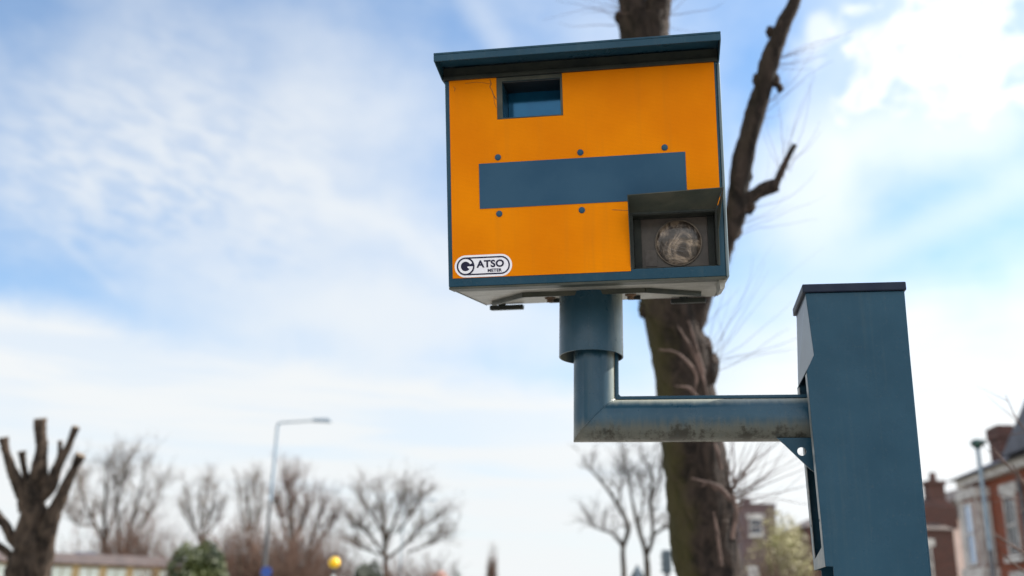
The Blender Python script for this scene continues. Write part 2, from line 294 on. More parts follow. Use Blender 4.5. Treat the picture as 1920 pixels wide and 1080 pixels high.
# ------------------------------------------------------------------ mesh builder
class MB:
    def __init__(s): s.v = []; s.f = []; s.mi = []; s.k = 0
    def mat(s, k): s.k = k; return s
    def face(s, idx): s.f.append(tuple(idx)); s.mi.append(s.k)
    def box(s, x0, x1, y0, y1, z0, z1):
        b = len(s.v)
        s.v += [(x0, y0, z0), (x1, y0, z0), (x1, y1, z0), (x0, y1, z0), (x0, y0, z1), (x1, y0, z1), (x1, y1, z1), (x0, y1, z1)]
        for q in ((0, 3, 2, 1), (4, 5, 6, 7), (0, 1, 5, 4), (1, 2, 6, 5), (2, 3, 7, 6), (3, 0, 4, 7)): s.face([b + i for i in q])
        return s
    def hexa(s, p):                                    # eight corners, order as box
        b = len(s.v); s.v += [tuple(q) for q in p]
        for q in ((0, 3, 2, 1), (4, 5, 6, 7), (0, 1, 5, 4), (1, 2, 6, 5), (2, 3, 7, 6), (3, 0, 4, 7)): s.face([b + i for i in q])
        return s
    def prism(s, pts, d):                              # a polygon pushed along vector d
        n = len(pts); b = len(s.v)
        s.v += [tuple(p) for p in pts] + [tuple(Vector(p) + Vector(d)) for p in pts]
        s.face(range(b, b + n)); s.face(range(b + 2 * n - 1, b + n - 1, -1))
        for i in range(n):
            j = (i + 1) % n; s.face((b + i, b + n + i, b + n + j, b + j))
        return s
    def tube(s, path, rad, n=8, cap=True, rough=0.0, rs=3.0, seed=0.0, capk=None):
        path = [Vector(p) for p in path]; rings = []
        t0 = (path[1] - path[0]).normalized(); a = t0.orthogonal().normalized()
        for i, p in enumerate(path):
            t = (path[min(i + 1, len(path) - 1)] - path[max(i - 1, 0)]).normalized()
            a = (a - t * a.dot(t)).normalized(); c = t.cross(a); r = rad[i] if isinstance(rad, (list, tuple)) else rad
            b = len(s.v); rings.append(b)
            for k in range(n):
                an = 2 * math.pi * k / n; d = a * math.cos(an) + c * math.sin(an); rr = r
                if rough:
                    q = p + d * r
                    rr = r * (1 + rough * mnoise.noise(Vector((q.x * rs, q.y * rs, q.z * rs * .45)) + Vector((seed, 0, 0))) + rough * .5 * mnoise.noise(q * rs * 3.1))
                s.v.append(tuple(p + d * rr))
        for b0, b1 in zip(rings, rings[1:]):
            for k in range(n): s.face((b0 + k, b0 + (k + 1) % n, b1 + (k + 1) % n, b1 + k))
        if cap:
            s.face([rings[0] + k for k in range(n)][::-1])
            k0 = s.k
            if capk is not None: s.k = capk
            s.face([rings[-1] + k for k in range(n)]); s.k = k0
        return s
    def lathe(s, prof, n=32, o=(0, 0, 0), axis='z'):   # (radius, height) pairs
        o = Vector(o); rings = []
        for r, h in prof:
            b = len(s.v); rings.append(b)
            for k in range(n):
                an = 2 * math.pi * k / n; x, y = r * math.cos(an), r * math.sin(an)
                s.v.append(tuple(o + (Vector((x, y, h)) if axis == 'z' else Vector((x, -h, y)) if axis == 'y' else Vector((h, x, y)))))
        for b0, b1 in zip(rings, rings[1:]):
            for k in range(n): s.face((b0 + k, b0 + (k + 1) % n, b1 + (k + 1) % n, b1 + k))
        s.face([rings[0] + k for k in range(n)][::-1]); s.face([rings[-1] + k for k in range(n)])
        return s
    def slab(s, xs, zs, y0, y1, hole, back=True):      # a sheet in the x-z plane with openings
        nx, nz = len(xs) - 1, len(zs) - 1
        ok = [[not hole((xs[i] + xs[i + 1]) / 2, (zs[k] + zs[k + 1]) / 2) for k in range(nz)] for i in range(nx)]
        id_ = {}
        def vid(i, k, y):
            if (i, k, y) not in id_: id_[(i, k, y)] = len(s.v); s.v.append((xs[i], y, zs[k]))
            return id_[(i, k, y)]
        for i in range(nx):
            for k in range(nz):
                if not ok[i][k]: continue
                s.face((vid(i, k, y0), vid(i + 1, k, y0), vid(i + 1, k + 1, y0), vid(i, k + 1, y0)))
                if back: s.face((vid(i, k, y1), vid(i, k + 1, y1), vid(i + 1, k + 1, y1), vid(i + 1, k, y1)))
                if i == 0 or not ok[i - 1][k]: s.face((vid(i, k, y0), vid(i, k + 1, y0), vid(i, k + 1, y1), vid(i, k, y1)))
                if i == nx - 1 or not ok[i + 1][k]: s.face((vid(i + 1, k, y0), vid(i + 1, k, y1), vid(i + 1, k + 1, y1), vid(i + 1, k + 1, y0)))
                if k == 0 or not ok[i][k - 1]: s.face((vid(i, k, y0), vid(i, k, y1), vid(i + 1, k, y1), vid(i + 1, k, y0)))
                if k == nz - 1 or not ok[i][k + 1]: s.face((vid(i, k + 1, y0), vid(i + 1, k + 1, y0), vid(i + 1, k + 1, y1), vid(i, k + 1, y1)))
        return s
    def build(s, name, mats, parent=None, smooth=None, bevel=0, mw=None, fix=True):
        me = bpy.data.meshes.new(name); me.from_pydata(s.v, [], s.f)
        for q in (mats if isinstance(mats, (list, tuple)) else [mats]): me.materials.append(q)
        me.polygons.foreach_set('material_index', s.mi)
        if fix:
            bm = bmesh.new(); bm.from_mesh(me); bmesh.ops.recalc_face_normals(bm, faces=bm.faces); bm.to_mesh(me); bm.free()
        if smooth is not None:
            me.shade_smooth(); me.set_sharp_from_angle(angle=R(smooth))
        me.update()
        o = bpy.data.objects.new(name, me); col.objects.link(o)
        if parent: o.parent = parent
        if mw is not None: o.matrix_local = mw
        if bevel:
            bv = o.modifiers.new('bevel', 'BEVEL'); bv.width = bevel; bv.segments = 2; bv.limit_method = 'ANGLE'; bv.angle_limit = R(40); bv.harden_normals = False
        return o
def tag(o, label=None, cat=None, group=None, kind=None):
    if label: o['label'] = label
    if cat: o['category'] = cat
    if group: o['group'] = group
    if kind: o['kind'] = kind
    return o
def thing(name, label, cat, loc=(0, 0, 0), rz=0.0, group=None):
    o = bpy.data.objects.new(name, None); col.objects.link(o); o.location = loc; o.rotation_euler = (0, 0, rz); o.empty_display_size = .2
    return tag(o, label, cat, group)

# ------------------------------------------------------------------ ground and road (out of the frame below, it still lights everything)
YAW = R(-9.1)
OX, OY = .853, 2.75                 # foot of the camera post
RM = Matrix.Translation((OX, OY, 0)) @ Matrix.Rotation(YAW, 4, 'Z')
def flat(name, x0, x1, y0, y1, z, m_, label=None):
    b = MB(); b.v = [(x0, y0, z), (x1, y0, z), (x1, y1, z), (x0, y1, z)]; b.face((0, 1, 2, 3))
    o = b.build(name, m_, fix=False); o.matrix_world = RM; return tag(o, kind='structure')
flat('ground', -900, 900, -900, 900, -.12, M['soil'])
flat('road', -8.5, -2.5, -300, 300, -.116, M['asphalt'])
b = MB(); b.box(-2.35, 4.5, -300, 300, -.115, 0); o = b.build('pavement', M['flag']); o.matrix_world = RM; tag(o, kind='structure')
b = MB(); b.box(-2.5, -2.352, -300, 300, -.115, .004); o = b.build('kerb', M['kerb']); o.matrix_world = RM; tag(o, kind='structure')
b = MB(); b.box(-13, -8.65, -300, 300, -.115, 0); o = b.build('pavement', M['flag']); o.matrix_world = RM; tag(o, kind='structure')
b = MB(); b.box(-8.648, -8.5, -300, 300, -.115, .004); o = b.build('kerb', M['kerb']); o.matrix_world = RM; tag(o, kind='structure')
b = MB()
for k in range(-20, 30):
    i = len(b.v); y = k * 6.0; b.v += [(-5.55, y, -.112), (-5.45, y, -.112), (-5.45, y + 4, -.112), (-5.55, y + 4, -.112)]; b.face(range(i, i + 4))
o = b.build('road_marking', M['line'], fix=False); o.matrix_world = RM; tag(o, kind='structure')

# ------------------------------------------------------------------ the speed camera
SC = thing('speed_camera', 'orange and blue grey roadside speed camera box on a bent arm and square post', 'speed camera', (OX, OY, 0), YAW)
YA = .120                            # depth of the arm behind the front of the post
W, D, H = .7864, .6144, .6196
BM = Matrix.Translation((-.6276, YA, 2.5636)) @ Matrix.Rotation(R(12.577), 4, 'X') @ Matrix.Rotation(R(-.7505), 4, 'Y')
hw, yF, yB = W / 2, -D / 2, D / 2
def bp(mb, name, m_, parent=SC, **k):
    o = mb.build(name, m_, parent, mw=None, **k)
    if parent is SC: o.matrix_local = BM
    return o
wx0, wx1, wz0, wz1 = -.222, -.0525, .488, .597
fx0, fx1, fz0, fz1 = .1385, .3735, .030, .186
inwin = lambda x, z: (wx0 < x < wx1 and wz0 < z < wz1)
infl = lambda x, z: (fx0 < x < fx1 and fz0 < z < fz1)
b = MB(); b.slab([-hw, wx0, wx1, fx0, fx1, hw], [0, fz0, fz1, wz0, wz1, H], yF, yF + .125, lambda x, z: inwin(x, z) or infl(x, z), back=False)
i = len(b.v); b.v += [(x, y, z) for y in (yF + .125, yB) for x, z in ((-hw, 0), (hw, 0), (hw, H), (-hw, H))]
for q in ((0, 1, 2, 3), (7, 6, 5, 4), (0, 4, 5, 1), (2, 6, 7, 3), (0, 3, 7, 4)): b.face([i + k for k in q])
b.face([i + k for k in (1, 5, 6, 2)])
housing = bp(b, 'housing', M['paint'], bevel=.0025)
# roof lid with a deep front overhang
b = MB(); hx = .402; fy = yF - .105; zt, zb = .662, .637
b.hexa([(-hx, fy, zt - .006), (hx, fy, zt - .006), (hx, yB + .02, zt - .012), (-hx, yB + .02, zt - .012), (-hx, fy, zt), (hx, fy, zt), (hx, yB + .02, zt - .006), (-hx, yB + .02, zt - .006)])
b.box(-hx, hx, fy, fy + .004, zb, zt - .0065)
for sgn in (-1, 1):
    x0, x1 = sorted((sgn * hx, sgn * (hx - .004)))
    b.prism([(x0, fy + .0045, zb), (x0, yF - .002, .613), (x0, yB + .02, .613), (x0, yB + .02, zt - .0125), (x0, fy + .0045, zt - .0068)], (x1 - x0, 0, 0))
b.mat(1).box(-hx + .0045, hx - .0045, yF + .0, yF + .01, .6215, zt - .0125)
b.box(-hx + .006, hx - .006, yF - .012, yF + .0, H - .010, H + .001)
roof = bp(b, 'roof', [M['paint'], M['dark']], bevel=.0012)
# orange reflective sheet
xs = [-.380, -.239, -.046, .1315, .386]; zs = [.0245, .199, .4845, .6095]
b = MB(); b.slab(xs, zs, yF - .0016, yF - .0002, lambda x, z: (-.239 < x < -.046 and z > .4845) or (x > .1315 and z < .199))
b.mat(1)
def crack(pts, w):
    for (xa, za), (xb, zb_) in zip(pts, pts[1:]):
        d = Vector((xb - xa, zb_ - za)).normalized(); n = Vector((-d.y, d.x)) * w / 2; i = len(b.v); y = yF - .0019
        b.v += [(xa + n.x, y, za + n.y), (xa - n.x, y, za - n.y), (xb - n.x, y, zb_ - n.y), (xb + n.x, y, zb_ + n.y)]; b.face(range(i, i + 4))
crack([(-.258, .606), (-.254, .592), (-.259, .585), (-.252, .572), (-.249, .561), (-.244, .55), (-.2395, .545)], .0022)
crack([(-.254, .592), (-.275, .597), (-.30, .601), (-.332, .599)], .0010)
crack([(-.367, .592), (-.362, .586), (-.365, .578)], .0014)
crack([(-.248, .56), (-.246, .535), (-.241, .52)], .0012)
crack([(.085, .2015), (.11, .199), (.1312, .197)], .0014)
sheet = bp(b, 'front_panel', [M['orange'], M['crack']])
b = MB(); b.box(-.296, .2958, yF - .0034, yF - .0018, .2235, .3565); bp(b, 'blank_plate', M['plate'], bevel=.0006)
for x, z in ((-.2395, .3725), (0, .3722), (.239, .372), (-.2395, .2065), (-.001, .205)):
    b = MB(); b.lathe([(.0092, 0), (.0090, .0018), (.0074, .0034), (.004, .0045), (.0012, .0047)], 20, (x, yF - .0017, z), 'y'); bp(b, 'rivet', M['plate'], smooth=40)
# camera window
fr = MB(); fr.slab([-.2385, wx0, wx1, -.0465], [.4850, wz0, wz1, .6085], yF - .0026, yF - .0003, inwin)
win = bp(fr, 'camera_window', M['shade'], bevel=.0006)
b = MB(); b.box(wx0 + .001, wx1 - .001, yF + .108, yF + .113, wz0 - .0, wz1 - .001); bp(b, 'glass', M['glass'], win)
b = MB(); b.box(wx0 + .0005, wx1 - .0005, yF + .002, yF + .107, wz1 - .004, wz1 - .0005); bp(b, 'soffit', M['black'], win)
# flash unit: recess screen, lamp and the bent visor over it
b = MB(); b.box(fx0 + .0005, fx1 - .0005, yF + .085, yF + .09, fz0 + .0005, fz1 - .0005)
fl = bp(b, 'flash_unit', M['flashback'])
t_ = .0022
vis = MB()
vis.hexa([(.1335, yF - .004, .190), (.3745, yF - .004, .190), (.389, yF - .074, .2335), (.1335, yF - .074, .2265),
          (.1335, yF - .004, .190 + t_), (.3745, yF - .004, .190 + t_), (.389, yF - .074, .2335 + t_), (.1335, yF - .074, .2265 + t_)])
vis.prism([(.1312, yF - .0005, .190), (.1312, yF - .074, .2265 + t_), (.1312, yF - .014, .1), (.1312, yF - .006, .045), (.1312, yF - .0005, .030)], (t_, 0, 0))
i = len(vis.v); vis.v += [(.3755, yF - .0005, .186), (.391, yF - .074, .2355), (.377, yF - .010, .13), (.3765, yF - .0005, .03)]
vis.v += [(x + .0018, y, z) for x, y, z in vis.v[i:i + 4]]
vis.face((i, i + 1, i + 2, i + 3)); vis.face((i + 7, i + 6, i + 5, i + 4))
for a_, c_ in ((0, 1), (1, 2), (2, 3), (3, 0)): vis.face((i + a_, i + 4 + a_, i + 4 + c_, i + c_))
bp(vis, 'visor', M['shade'], fl)
liner = MB(); e = .0035
liner.box(fx0 + .0006, fx0 + e, yF + .002, yF + .084, fz0 + e, fz1 - e); liner.box(fx1 - e, fx1 - .0006, yF + .002, yF + .084, fz0 + e, fz1 - e)
liner.box(fx0 + .0006, fx1 - .0006, yF + .002, yF + .084, fz1 - e + .0002, fz1 - .0006); liner.box(fx0 + .0006, fx1 - .0006, yF + .012, yF + .084, fz0 + .0006, fz0 + e - .0002)
liner.box(fx0 + .004, fx0 + .024, yF + .07, yF + .083, fz0 + .004, fz1 - .004); liner.box(fx1 - .022, fx1 - .004, yF + .07, yF + .083, fz0 + .004, fz1 - .004)
liner.slab([.1312, fx0 + .0008, fx1 - .0008, .3768], [.0302, fz1 - .0008, .1925], yF - .0012, yF - .0002, lambda x, z: fx0 < x < fx1 and z < fz1 - .0008)
bp(liner, 'liner', M['dark'], fl)
lx, lz = .268, .110
b = MB(); b.lathe([(.0672, 0), (.0674, .004), (.0668, .006), (.0655, .006)], 48, (lx, yF + .084, lz), 'y'); bp(b, 'lamp_rim', M['ring'], fl, smooth=40)
b = MB()
prof = [((.0662) * math.sin(a_), .003 + .011 * math.cos(a_)) for a_ in [math.pi / 2 * (1 - k / 10) for k in range(11)]]; prof[-1] = (.0004, prof[-1][1])
b.lathe(prof, 48, (lx, yF + .084, lz), 'y'); bp(b, 'lamp_lens', M['reflector'], fl, smooth=60)
b = MB(); b.box(.172, .205, yF + .0815, yF + .0845, .045, .093); bp(b, 'note_card', mat('faded card', (.17, .14, .125), .6, fn=mottled((.07, .056, .05), (.10, .084, .075), 60)), fl)
# badge
def text_mesh(body, size, sxx, off):
    cu = bpy.data.curves.new('lettering', 'FONT'); cu.body = body; cu.size = size; cu.offset = off; cu.resolution_u = 4; cu.space_character = 1.04
    o = bpy.data.objects.new('lettering', cu); col.objects.link(o); bpy.context.view_layer.update()
    me = bpy.data.meshes.new_from_object(o); bpy.data.objects.remove(o)
    vs = np.array([v.co[:] for v in me.vertices]); fs = [tuple(p.vertices) for p in me.polygons]; bpy.data.meshes.remove(me); return vs, fs
bd = MB(); bcx, bcz, y0 = -.2898, .0578, yF - .0022
def pill(hw_, r, n=20):
    return [(bcx + hw_ - r + r * math.cos(a_), bcz + r * math.sin(a_)) for a_ in [-math.pi / 2 + math.pi * k / n for k in range(n + 1)]] + \
           [(bcx - hw_ + r + r * math.cos(a_), bcz + r * math.sin(a_)) for a_ in [math.pi / 2 + math.pi * k / n for k in range(n + 1)]]
bd.prism([(x, y0, z) for x, z in pill(.0840, .0320)], (0, .0008, 0))
def band(o_, i_, y):
    n = len(o_); i = len(bd.v); bd.v += [(x, y, z) for x, z in o_] + [(x, y, z) for x, z in i_]
    for k in range(n): j = (k + 1) % n; bd.face((i + k, i + j, i + n + j, i + n + k))
bd.mat(1); band(pill(.0778, .0262), pill(.0735, .0219), y0 - .0003)
gx, gz = bcx - .0778 + .0262, bcz
circ = lambda r, n=40: [(gx + r * math.cos(2 * math.pi * k / n), gz + r * math.sin(2 * math.pi * k / n)) for k in range(n)]
i = len(bd.v); q = circ(.0262); bd.v += [(x, y0 - .0006, z) for x, z in q]; bd.face(range(i, i + len(q)))
bd.mat(0)                             # the white G on the navy disc
ro, ri = .0214, .0140; a0, a1, n = R(24), R(360 - 2), 40
outer = [(gx + ro * math.cos(a0 + (a1 - a0) * k / n), gz + ro * math.sin(a0 + (a1 - a0) * k / n)) for k in range(n + 1)]
inner = [(gx + ri * math.cos(a0 + (a1 - a0) * k / n), gz + ri * math.sin(a0 + (a1 - a0) * k / n)) for k in range(n + 1)]
i = len(bd.v); bd.v += [(x, y0 - .0009, z) for x, z in outer + inner]
for k in range(n): bd.face((i + k, i + k + 1, i + n + 2 + k, i + n + 1 + k))
i = len(bd.v); bd.v += [(x, y0 - .0011, z) for x, z in ((gx + .0055, gz - .0005), (gx + .0216, gz - .0005), (gx + .0210, gz - .0052), (gx + .0125, gz - .0052), (gx + .0125, gz - .0082), (gx + .0055, gz - .0040))]; bd.face(range(i, i + 6))
bd.mat(1)
for body, x0, x1, z0, z1, off in (('ATSO', -.3095, -.2290, .0522, .0740, .036), ('METER', -.2770, -.2355, .0388, .0482, .034)):
    vs, fs = text_mesh(body, 1.0, 1, off)
    mn, mx = vs.min(0), vs.max(0)
    i = len(bd.v); bd.v += [(x0 + (v[0] - mn[0]) / (mx[0] - mn[0]) * (x1 - x0), y0 - .0006, z0 + (v[1] - mn[1]) / (mx[1] - mn[1]) * (z1 - z0)) for v in vs]
    for f_ in fs: bd.face([i + k for k in f_])
badge = bp(bd, 'badge', [M['white'], M['navy']], fix=False)
badge['label'] = 'white rounded maker badge with navy outline and lettering'
# side door and underside
b = MB(); b.box(hw + .0005, hw + .0090, yF - .004, yB - .01, -.004, H - .012); bp(b, 'side_door', [mat('sun toned door paint', (.16, .19, .20), .4, fn=mottled((.085, .125, .145), (.12, .155, .168), 3))], bevel=.0045)  # door colour made lighter to paint in its sunlit edge
b = MB(); b.prism([(hw - .018, yF + .03, -.002), (hw + .0015, yF + .03, -.002), (hw - .004, yF + .03, -.030), (hw - .016, yF + .03, -.034)], (0, .20, 0)); bp(b, 'door_seal', M['galv'])
b = MB(); b.box(-hw + .004, hw - .004, yF + .075, yB - .003, -.0032, -.0006)
b.mat(1).box(-hw + .001, hw - .001, yF + .001, yF + .0745, -.007, -.0005); b.box(-hw + .001, -hw + .004 - .0005, yF + .075, yB, -.005, -.0006); b.box(hw - .0035, hw - .001, yF + .075, yB, -.005, -.0006)
under = bp(b, 'base_panel', [M['galv'], M['shade']])
b = MB()
pts = [(-.345, .17), (-.205, -.09), (.165, -.09), (.335, .10)]
for (xa, ya_), (xb, yb_) in zip(pts, pts[1:]):
    d = Vector((xb - xa, yb_ - ya_, 0)).normalized(); n = Vector((-d.y, d.x, 0)) * .005
    p0, p1 = Vector((xa, ya_, -.018)), Vector((xb, yb_, -.018))
    b.hexa([p0 - n, p1 - n, p1 + n, p0 + n, p0 - n + Vector((0, 0, .0145)), p1 - n + Vector((0, 0, .0145)), p1 + n + Vector((0, 0, .0145)), p0 + n + Vector((0, 0, .0145))])
bp(b, 'brace', M['shade'], under)
for x in (-.145, .115):
    b = MB(); b.lathe([(.011, -.020), (.011, -.010), (.017, -.009), (.018, -.0035)], 6, (x, .10, 0), 'z'); bp(b, 'bolt', M['rust'], under)
    b = MB(); b.box(x - .01, x + .03, .15, .175, -.016, -.0035); bp(b, 'washer_plate', M['dark'], under)
for x in (-.318, .302):
    b = MB(); b.box(x - .058, x + .058, yB - .035, yB + .002, -.024, -.008); b.lathe([(.012, -.0079), (.016, -.002), (.012, 0.0)], 12, (x - .015, yB - .03, -.001), 'z'); bp(b, 'latch', M['dark'], under, bevel=.003)
# collar, arm, rib and gusset
XV, RV, ZH = -.6228, .0628, 2.1545
b = MB(); n = 64; i = 0
rings = [(.0985, 2.62), (.0985, 2.352), (.0945, 2.352), (.0945, 2.60)]
for r, z in rings: b.v += [(XV - .0095 + r * math.cos(2 * math.pi * k / n), YA + r * math.sin(2 * math.pi * k / n), z) for k in range(n)]
for j in range(3):
    for k in range(n): b.face((j * n + k, j * n + (k + 1) % n, (j + 1) * n + (k + 1) % n, (j + 1) * n + k))
b.box(XV - .0100, XV - .0082, YA - .0992, YA - .0978, 2.354, 2.60)
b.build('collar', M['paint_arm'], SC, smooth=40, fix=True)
b = MB(); n = 64
for kind in range(3):
    for k in range(n):
        a_ = 2 * math.pi * k / n; dx_, dy_ = RV * math.cos(a_), RV * math.sin(a_)
        b.v.append((XV + dx_, YA + dy_, 2.60) if kind == 0 else (XV + dx_, YA + dy_, ZH + dx_) if kind == 1 else (.16, YA + dy_, ZH + dx_))
for j in range(2):
    for k in range(n): b.face((j * n + k, j * n + (k + 1) % n, (j + 1) * n + (k + 1) % n, (j + 1) * n + k))
b.face(range(n)); b.face(range(2 * n, 3 * n))
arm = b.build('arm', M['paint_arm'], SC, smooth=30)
b = MB()                               # the weld bead round the mitre
b.tube([(XV + (RV + .0008) * math.cos(a_), YA + (RV + .0008) * math.sin(a_), ZH + (RV + .0008) * math.cos(a_)) for a_ in [R(-130) + R(260) * k / 40 for k in range(41)]],
       [.0013 + .0022 * max(0, math.cos(R(-130) + R(260) * k / 40)) ** 3 + random.uniform(0, .0006) for k in range(41)], 8)
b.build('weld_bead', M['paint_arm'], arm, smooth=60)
b = MB(); xi, zi, tt = XV + RV + .0005, ZH + RV + .0005, .0095; c_ = .012
b.prism([(xi, YA - .012, 2.50), (xi, YA - .012, zi + .004), (xi + .004, YA - .012, zi), (.12, YA - .012, zi), (.12, YA - .012, zi + tt), (xi + tt + c_ * .6, YA - .012, zi + tt), (xi + tt, YA - .012, zi + tt + c_ * .6), (xi + tt, YA - .012, 2.50)], (0, .05, 0))
b.build('rib', M['paint'], arm, bevel=.001)
b = MB()                               # gusset with a drilled hole
hxg, hzg, hr = -.0290, 2.0580, .0125; outl = [(-.104, 2.097), (-.086, 2.089), (-.0135, 2.012), (.004, 1.996), (.03, 1.996), (.03, 2.097)]
n = 48; ring_o, ring_i = [], []
for k in range(n):
    a_ = 2 * math.pi * k / n; d = Vector((math.cos(a_), math.sin(a_))); best = 9
    for (xa, za), (xb, zb_) in zip(outl, outl[1:] + outl[:1]):
        ex, ez = xb - xa, zb_ - za; den = d.x * ez - d.y * ex
        if abs(den) < 1e-9: continue
        t1 = ((xa - hxg) * ez - (za - hzg) * ex) / den; s1 = ((xa - hxg) * d.y - (za - hzg) * d.x) / den
        if t1 > 0 and -1e-6 <= s1 <= 1 + 1e-6: best = min(best, t1)
    ring_o.append((hxg + d.x * best, hzg + d.y * best)); ring_i.append((hxg + d.x * hr, hzg + d.y * hr))
for y in (YA - .03, YA - .022): b.v += [(x, y, z) for x, z in ring_o] + [(x, y, z) for x, z in ring_i]
for k in range(n):
    j = (k + 1) % n
    b.face((k, j, n + j, n + k)); b.face((2 * n + k, 3 * n + k, 3 * n + j, 2 * n + j)); b.face((k, 2 * n + k, 2 * n + j, j)); b.face((n + k, n + j, 3 * n + j, 3 * n + k))
b.build('gusset', M['paint'], arm)
# square post: front and right walls, open slot on the arm's side
PD, ZT = .231, 2.503
xr = lambda z: .275 - (ZT - z) * .016
b = MB(); th = .006
front = [(0, ZT), (.011, 2.318), (-.012, 2.272), (.0, 1.737), (.02, 1.737), (.022, 0), (xr(1.2), 0), (xr(1.2), 1.2), (xr(ZT), ZT)]
b.prism([(x, 0, z) for x, z in front], (0, th, 0))
b.prism([(x, PD - th, z) for x, z in front], (0, th, 0))
b.hexa([(xr(1.2) - th, th, 0), (xr(1.2), th, 0), (xr(1.2), PD - th, 0), (xr(1.2) - th, PD - th, 0), (xr(ZT) - th, th, ZT), (xr(ZT), th, ZT), (xr(ZT), PD - th, ZT), (xr(ZT) - th, PD - th, ZT)])
post = b.build('post', M['paint'], SC, bevel=.002)
b = MB()                               # upper cover of the open side, its lower edge cut on the slant
b.hexa([(.0115, th, 2.316), (.0145, th, 2.316), (-.0065, PD - th, 2.276), (-.0095, PD - th, 2.276), (.0005, th, ZT), (.0035, th, ZT), (.0035, PD - th, ZT), (.0005, PD - th, ZT)])
b.build('slot_cover', mat('glossy sky toned paint', PAINT, .3, spec=.9, fn=mottled((.045, .075, .115), (.07, .105, .15), 7)), post)  # base colour lightened to stand in for sky reflected on this side
b = MB()                               # the folded edges of the slot
fe = lambda z: -.012 + (2.272 - z) * .0224
for y0_, y1_ in ((th + .0005, .040), (PD - .036, PD - th - .0005)):
    b.hexa([(fe(1.737) - .0, y0_, 1.737), (fe(1.737) + .003, y0_, 1.737), (fe(1.737) + .003, y1_, 1.737), (fe(1.737), y1_, 1.737), (fe(2.268), y0_, 2.268), (fe(2.268) + .003, y0_, 2.268), (fe(2.268) + .003, y1_, 2.268), (fe(2.268), y1_, 2.268)])
b.hexa([(fe(1.737), .0405, 1.737), (fe(1.737) + .003, .0405, 1.737), (fe(1.737) + .003, PD - .0365, 1.737), (fe(1.737), PD - .0365, 1.737), (fe(1.78), .0405, 1.79), (fe(1.78) + .003, .0405, 1.79), (fe(1.78) + .003, PD - .0365, 1.765), (fe(1.78), PD - .0365, 1.765)])
b.build('slot_lip', mat('pale lip paint', (.16, .19, .20), .4, fn=mottled((.13, .165, .18), (.24, .24, .23), 30)), post, bevel=.001)  # slot edges in a paler, mottled colour than the post
b = MB(); b.box(.10, xr(2) - .012, th + .001, PD - th - .001, 1.74, 2.49); b.build('slot_shade', M['black'], post)  # black block filling the post, painting in the shade of the slot
b = MB(); b.tube([(.075, .115, 0), (.075, .115, 1.735)], .036, 24); b.build('inner_column', M['galv'], post, smooth=40)
b = MB(); ov = .0085
b.box(-ov, xr(ZT) + ov - .004, -ov, PD + ov, ZT + .0005, ZT + .0255)
b.build('post_cap', M['paint_cap'], post, bevel=.003)
for y, z in ((.03, 1.86), (PD - .03, 1.86)):
    b = MB(); b.lathe([(.004, .0), (.004, .0012), (.0008, .0014)], 12, (fe(z) - .0008, y, z), 'x'); b.build('screw', M['black'], post)

# ------------------------------------------------------------------ trees
def ground_at(px, py, D):
    p = at(px, py, D); return Vector((p.x, p.y, 0))
def smooth_path(pts, rad, n):
    out, ro = [], []
    P_ = [Vector(p) for p in pts]
    for i in range(len(P_) - 1):
        a, b_, c, d = P_[max(i - 1, 0)], P_[i], P_[i + 1], P_[min(i + 2, len(P_) - 1)]
        for k in range(n):
            t = k / n
            out.append(.5 * ((2 * b_) + (c - a) * t + (2 * a - 5 * b_ + 4 * c - d) * t * t + (3 * b_ - a - 3 * c + d) * t ** 3)); ro.append(rad[i] + (rad[i + 1] - rad[i]) * t)
    out.append(P_[-1]); ro.append(rad[-1]); return out, ro
def shoot(mb, p, d, L, r, n=6, sides=4, wob=.25, grav=0.0, rng=random):
    p = Vector(p); d = Vector(d).normalized(); path = [p.copy()]; rad = [r]
    for k in range(n):
        d = (d + Vector((rng.gauss(0, wob), rng.gauss(0, wob), rng.gauss(0, wob))) * .4 + Vector((0, 0, grav))).normalized()
        p = p + d * L / n; path.append(p.copy()); rad.append(r * (1 - .75 * (k + 1) / n))
    mb.tube(path, rad, sides, cap=False); return path
def px_path(pts, D, base):
    return [at(px, py, D + (q[3] if len(q) > 3 else 0)) - base for q in pts for px, py in [q[:2]]], [q[2] / F_PX * D for q in pts]

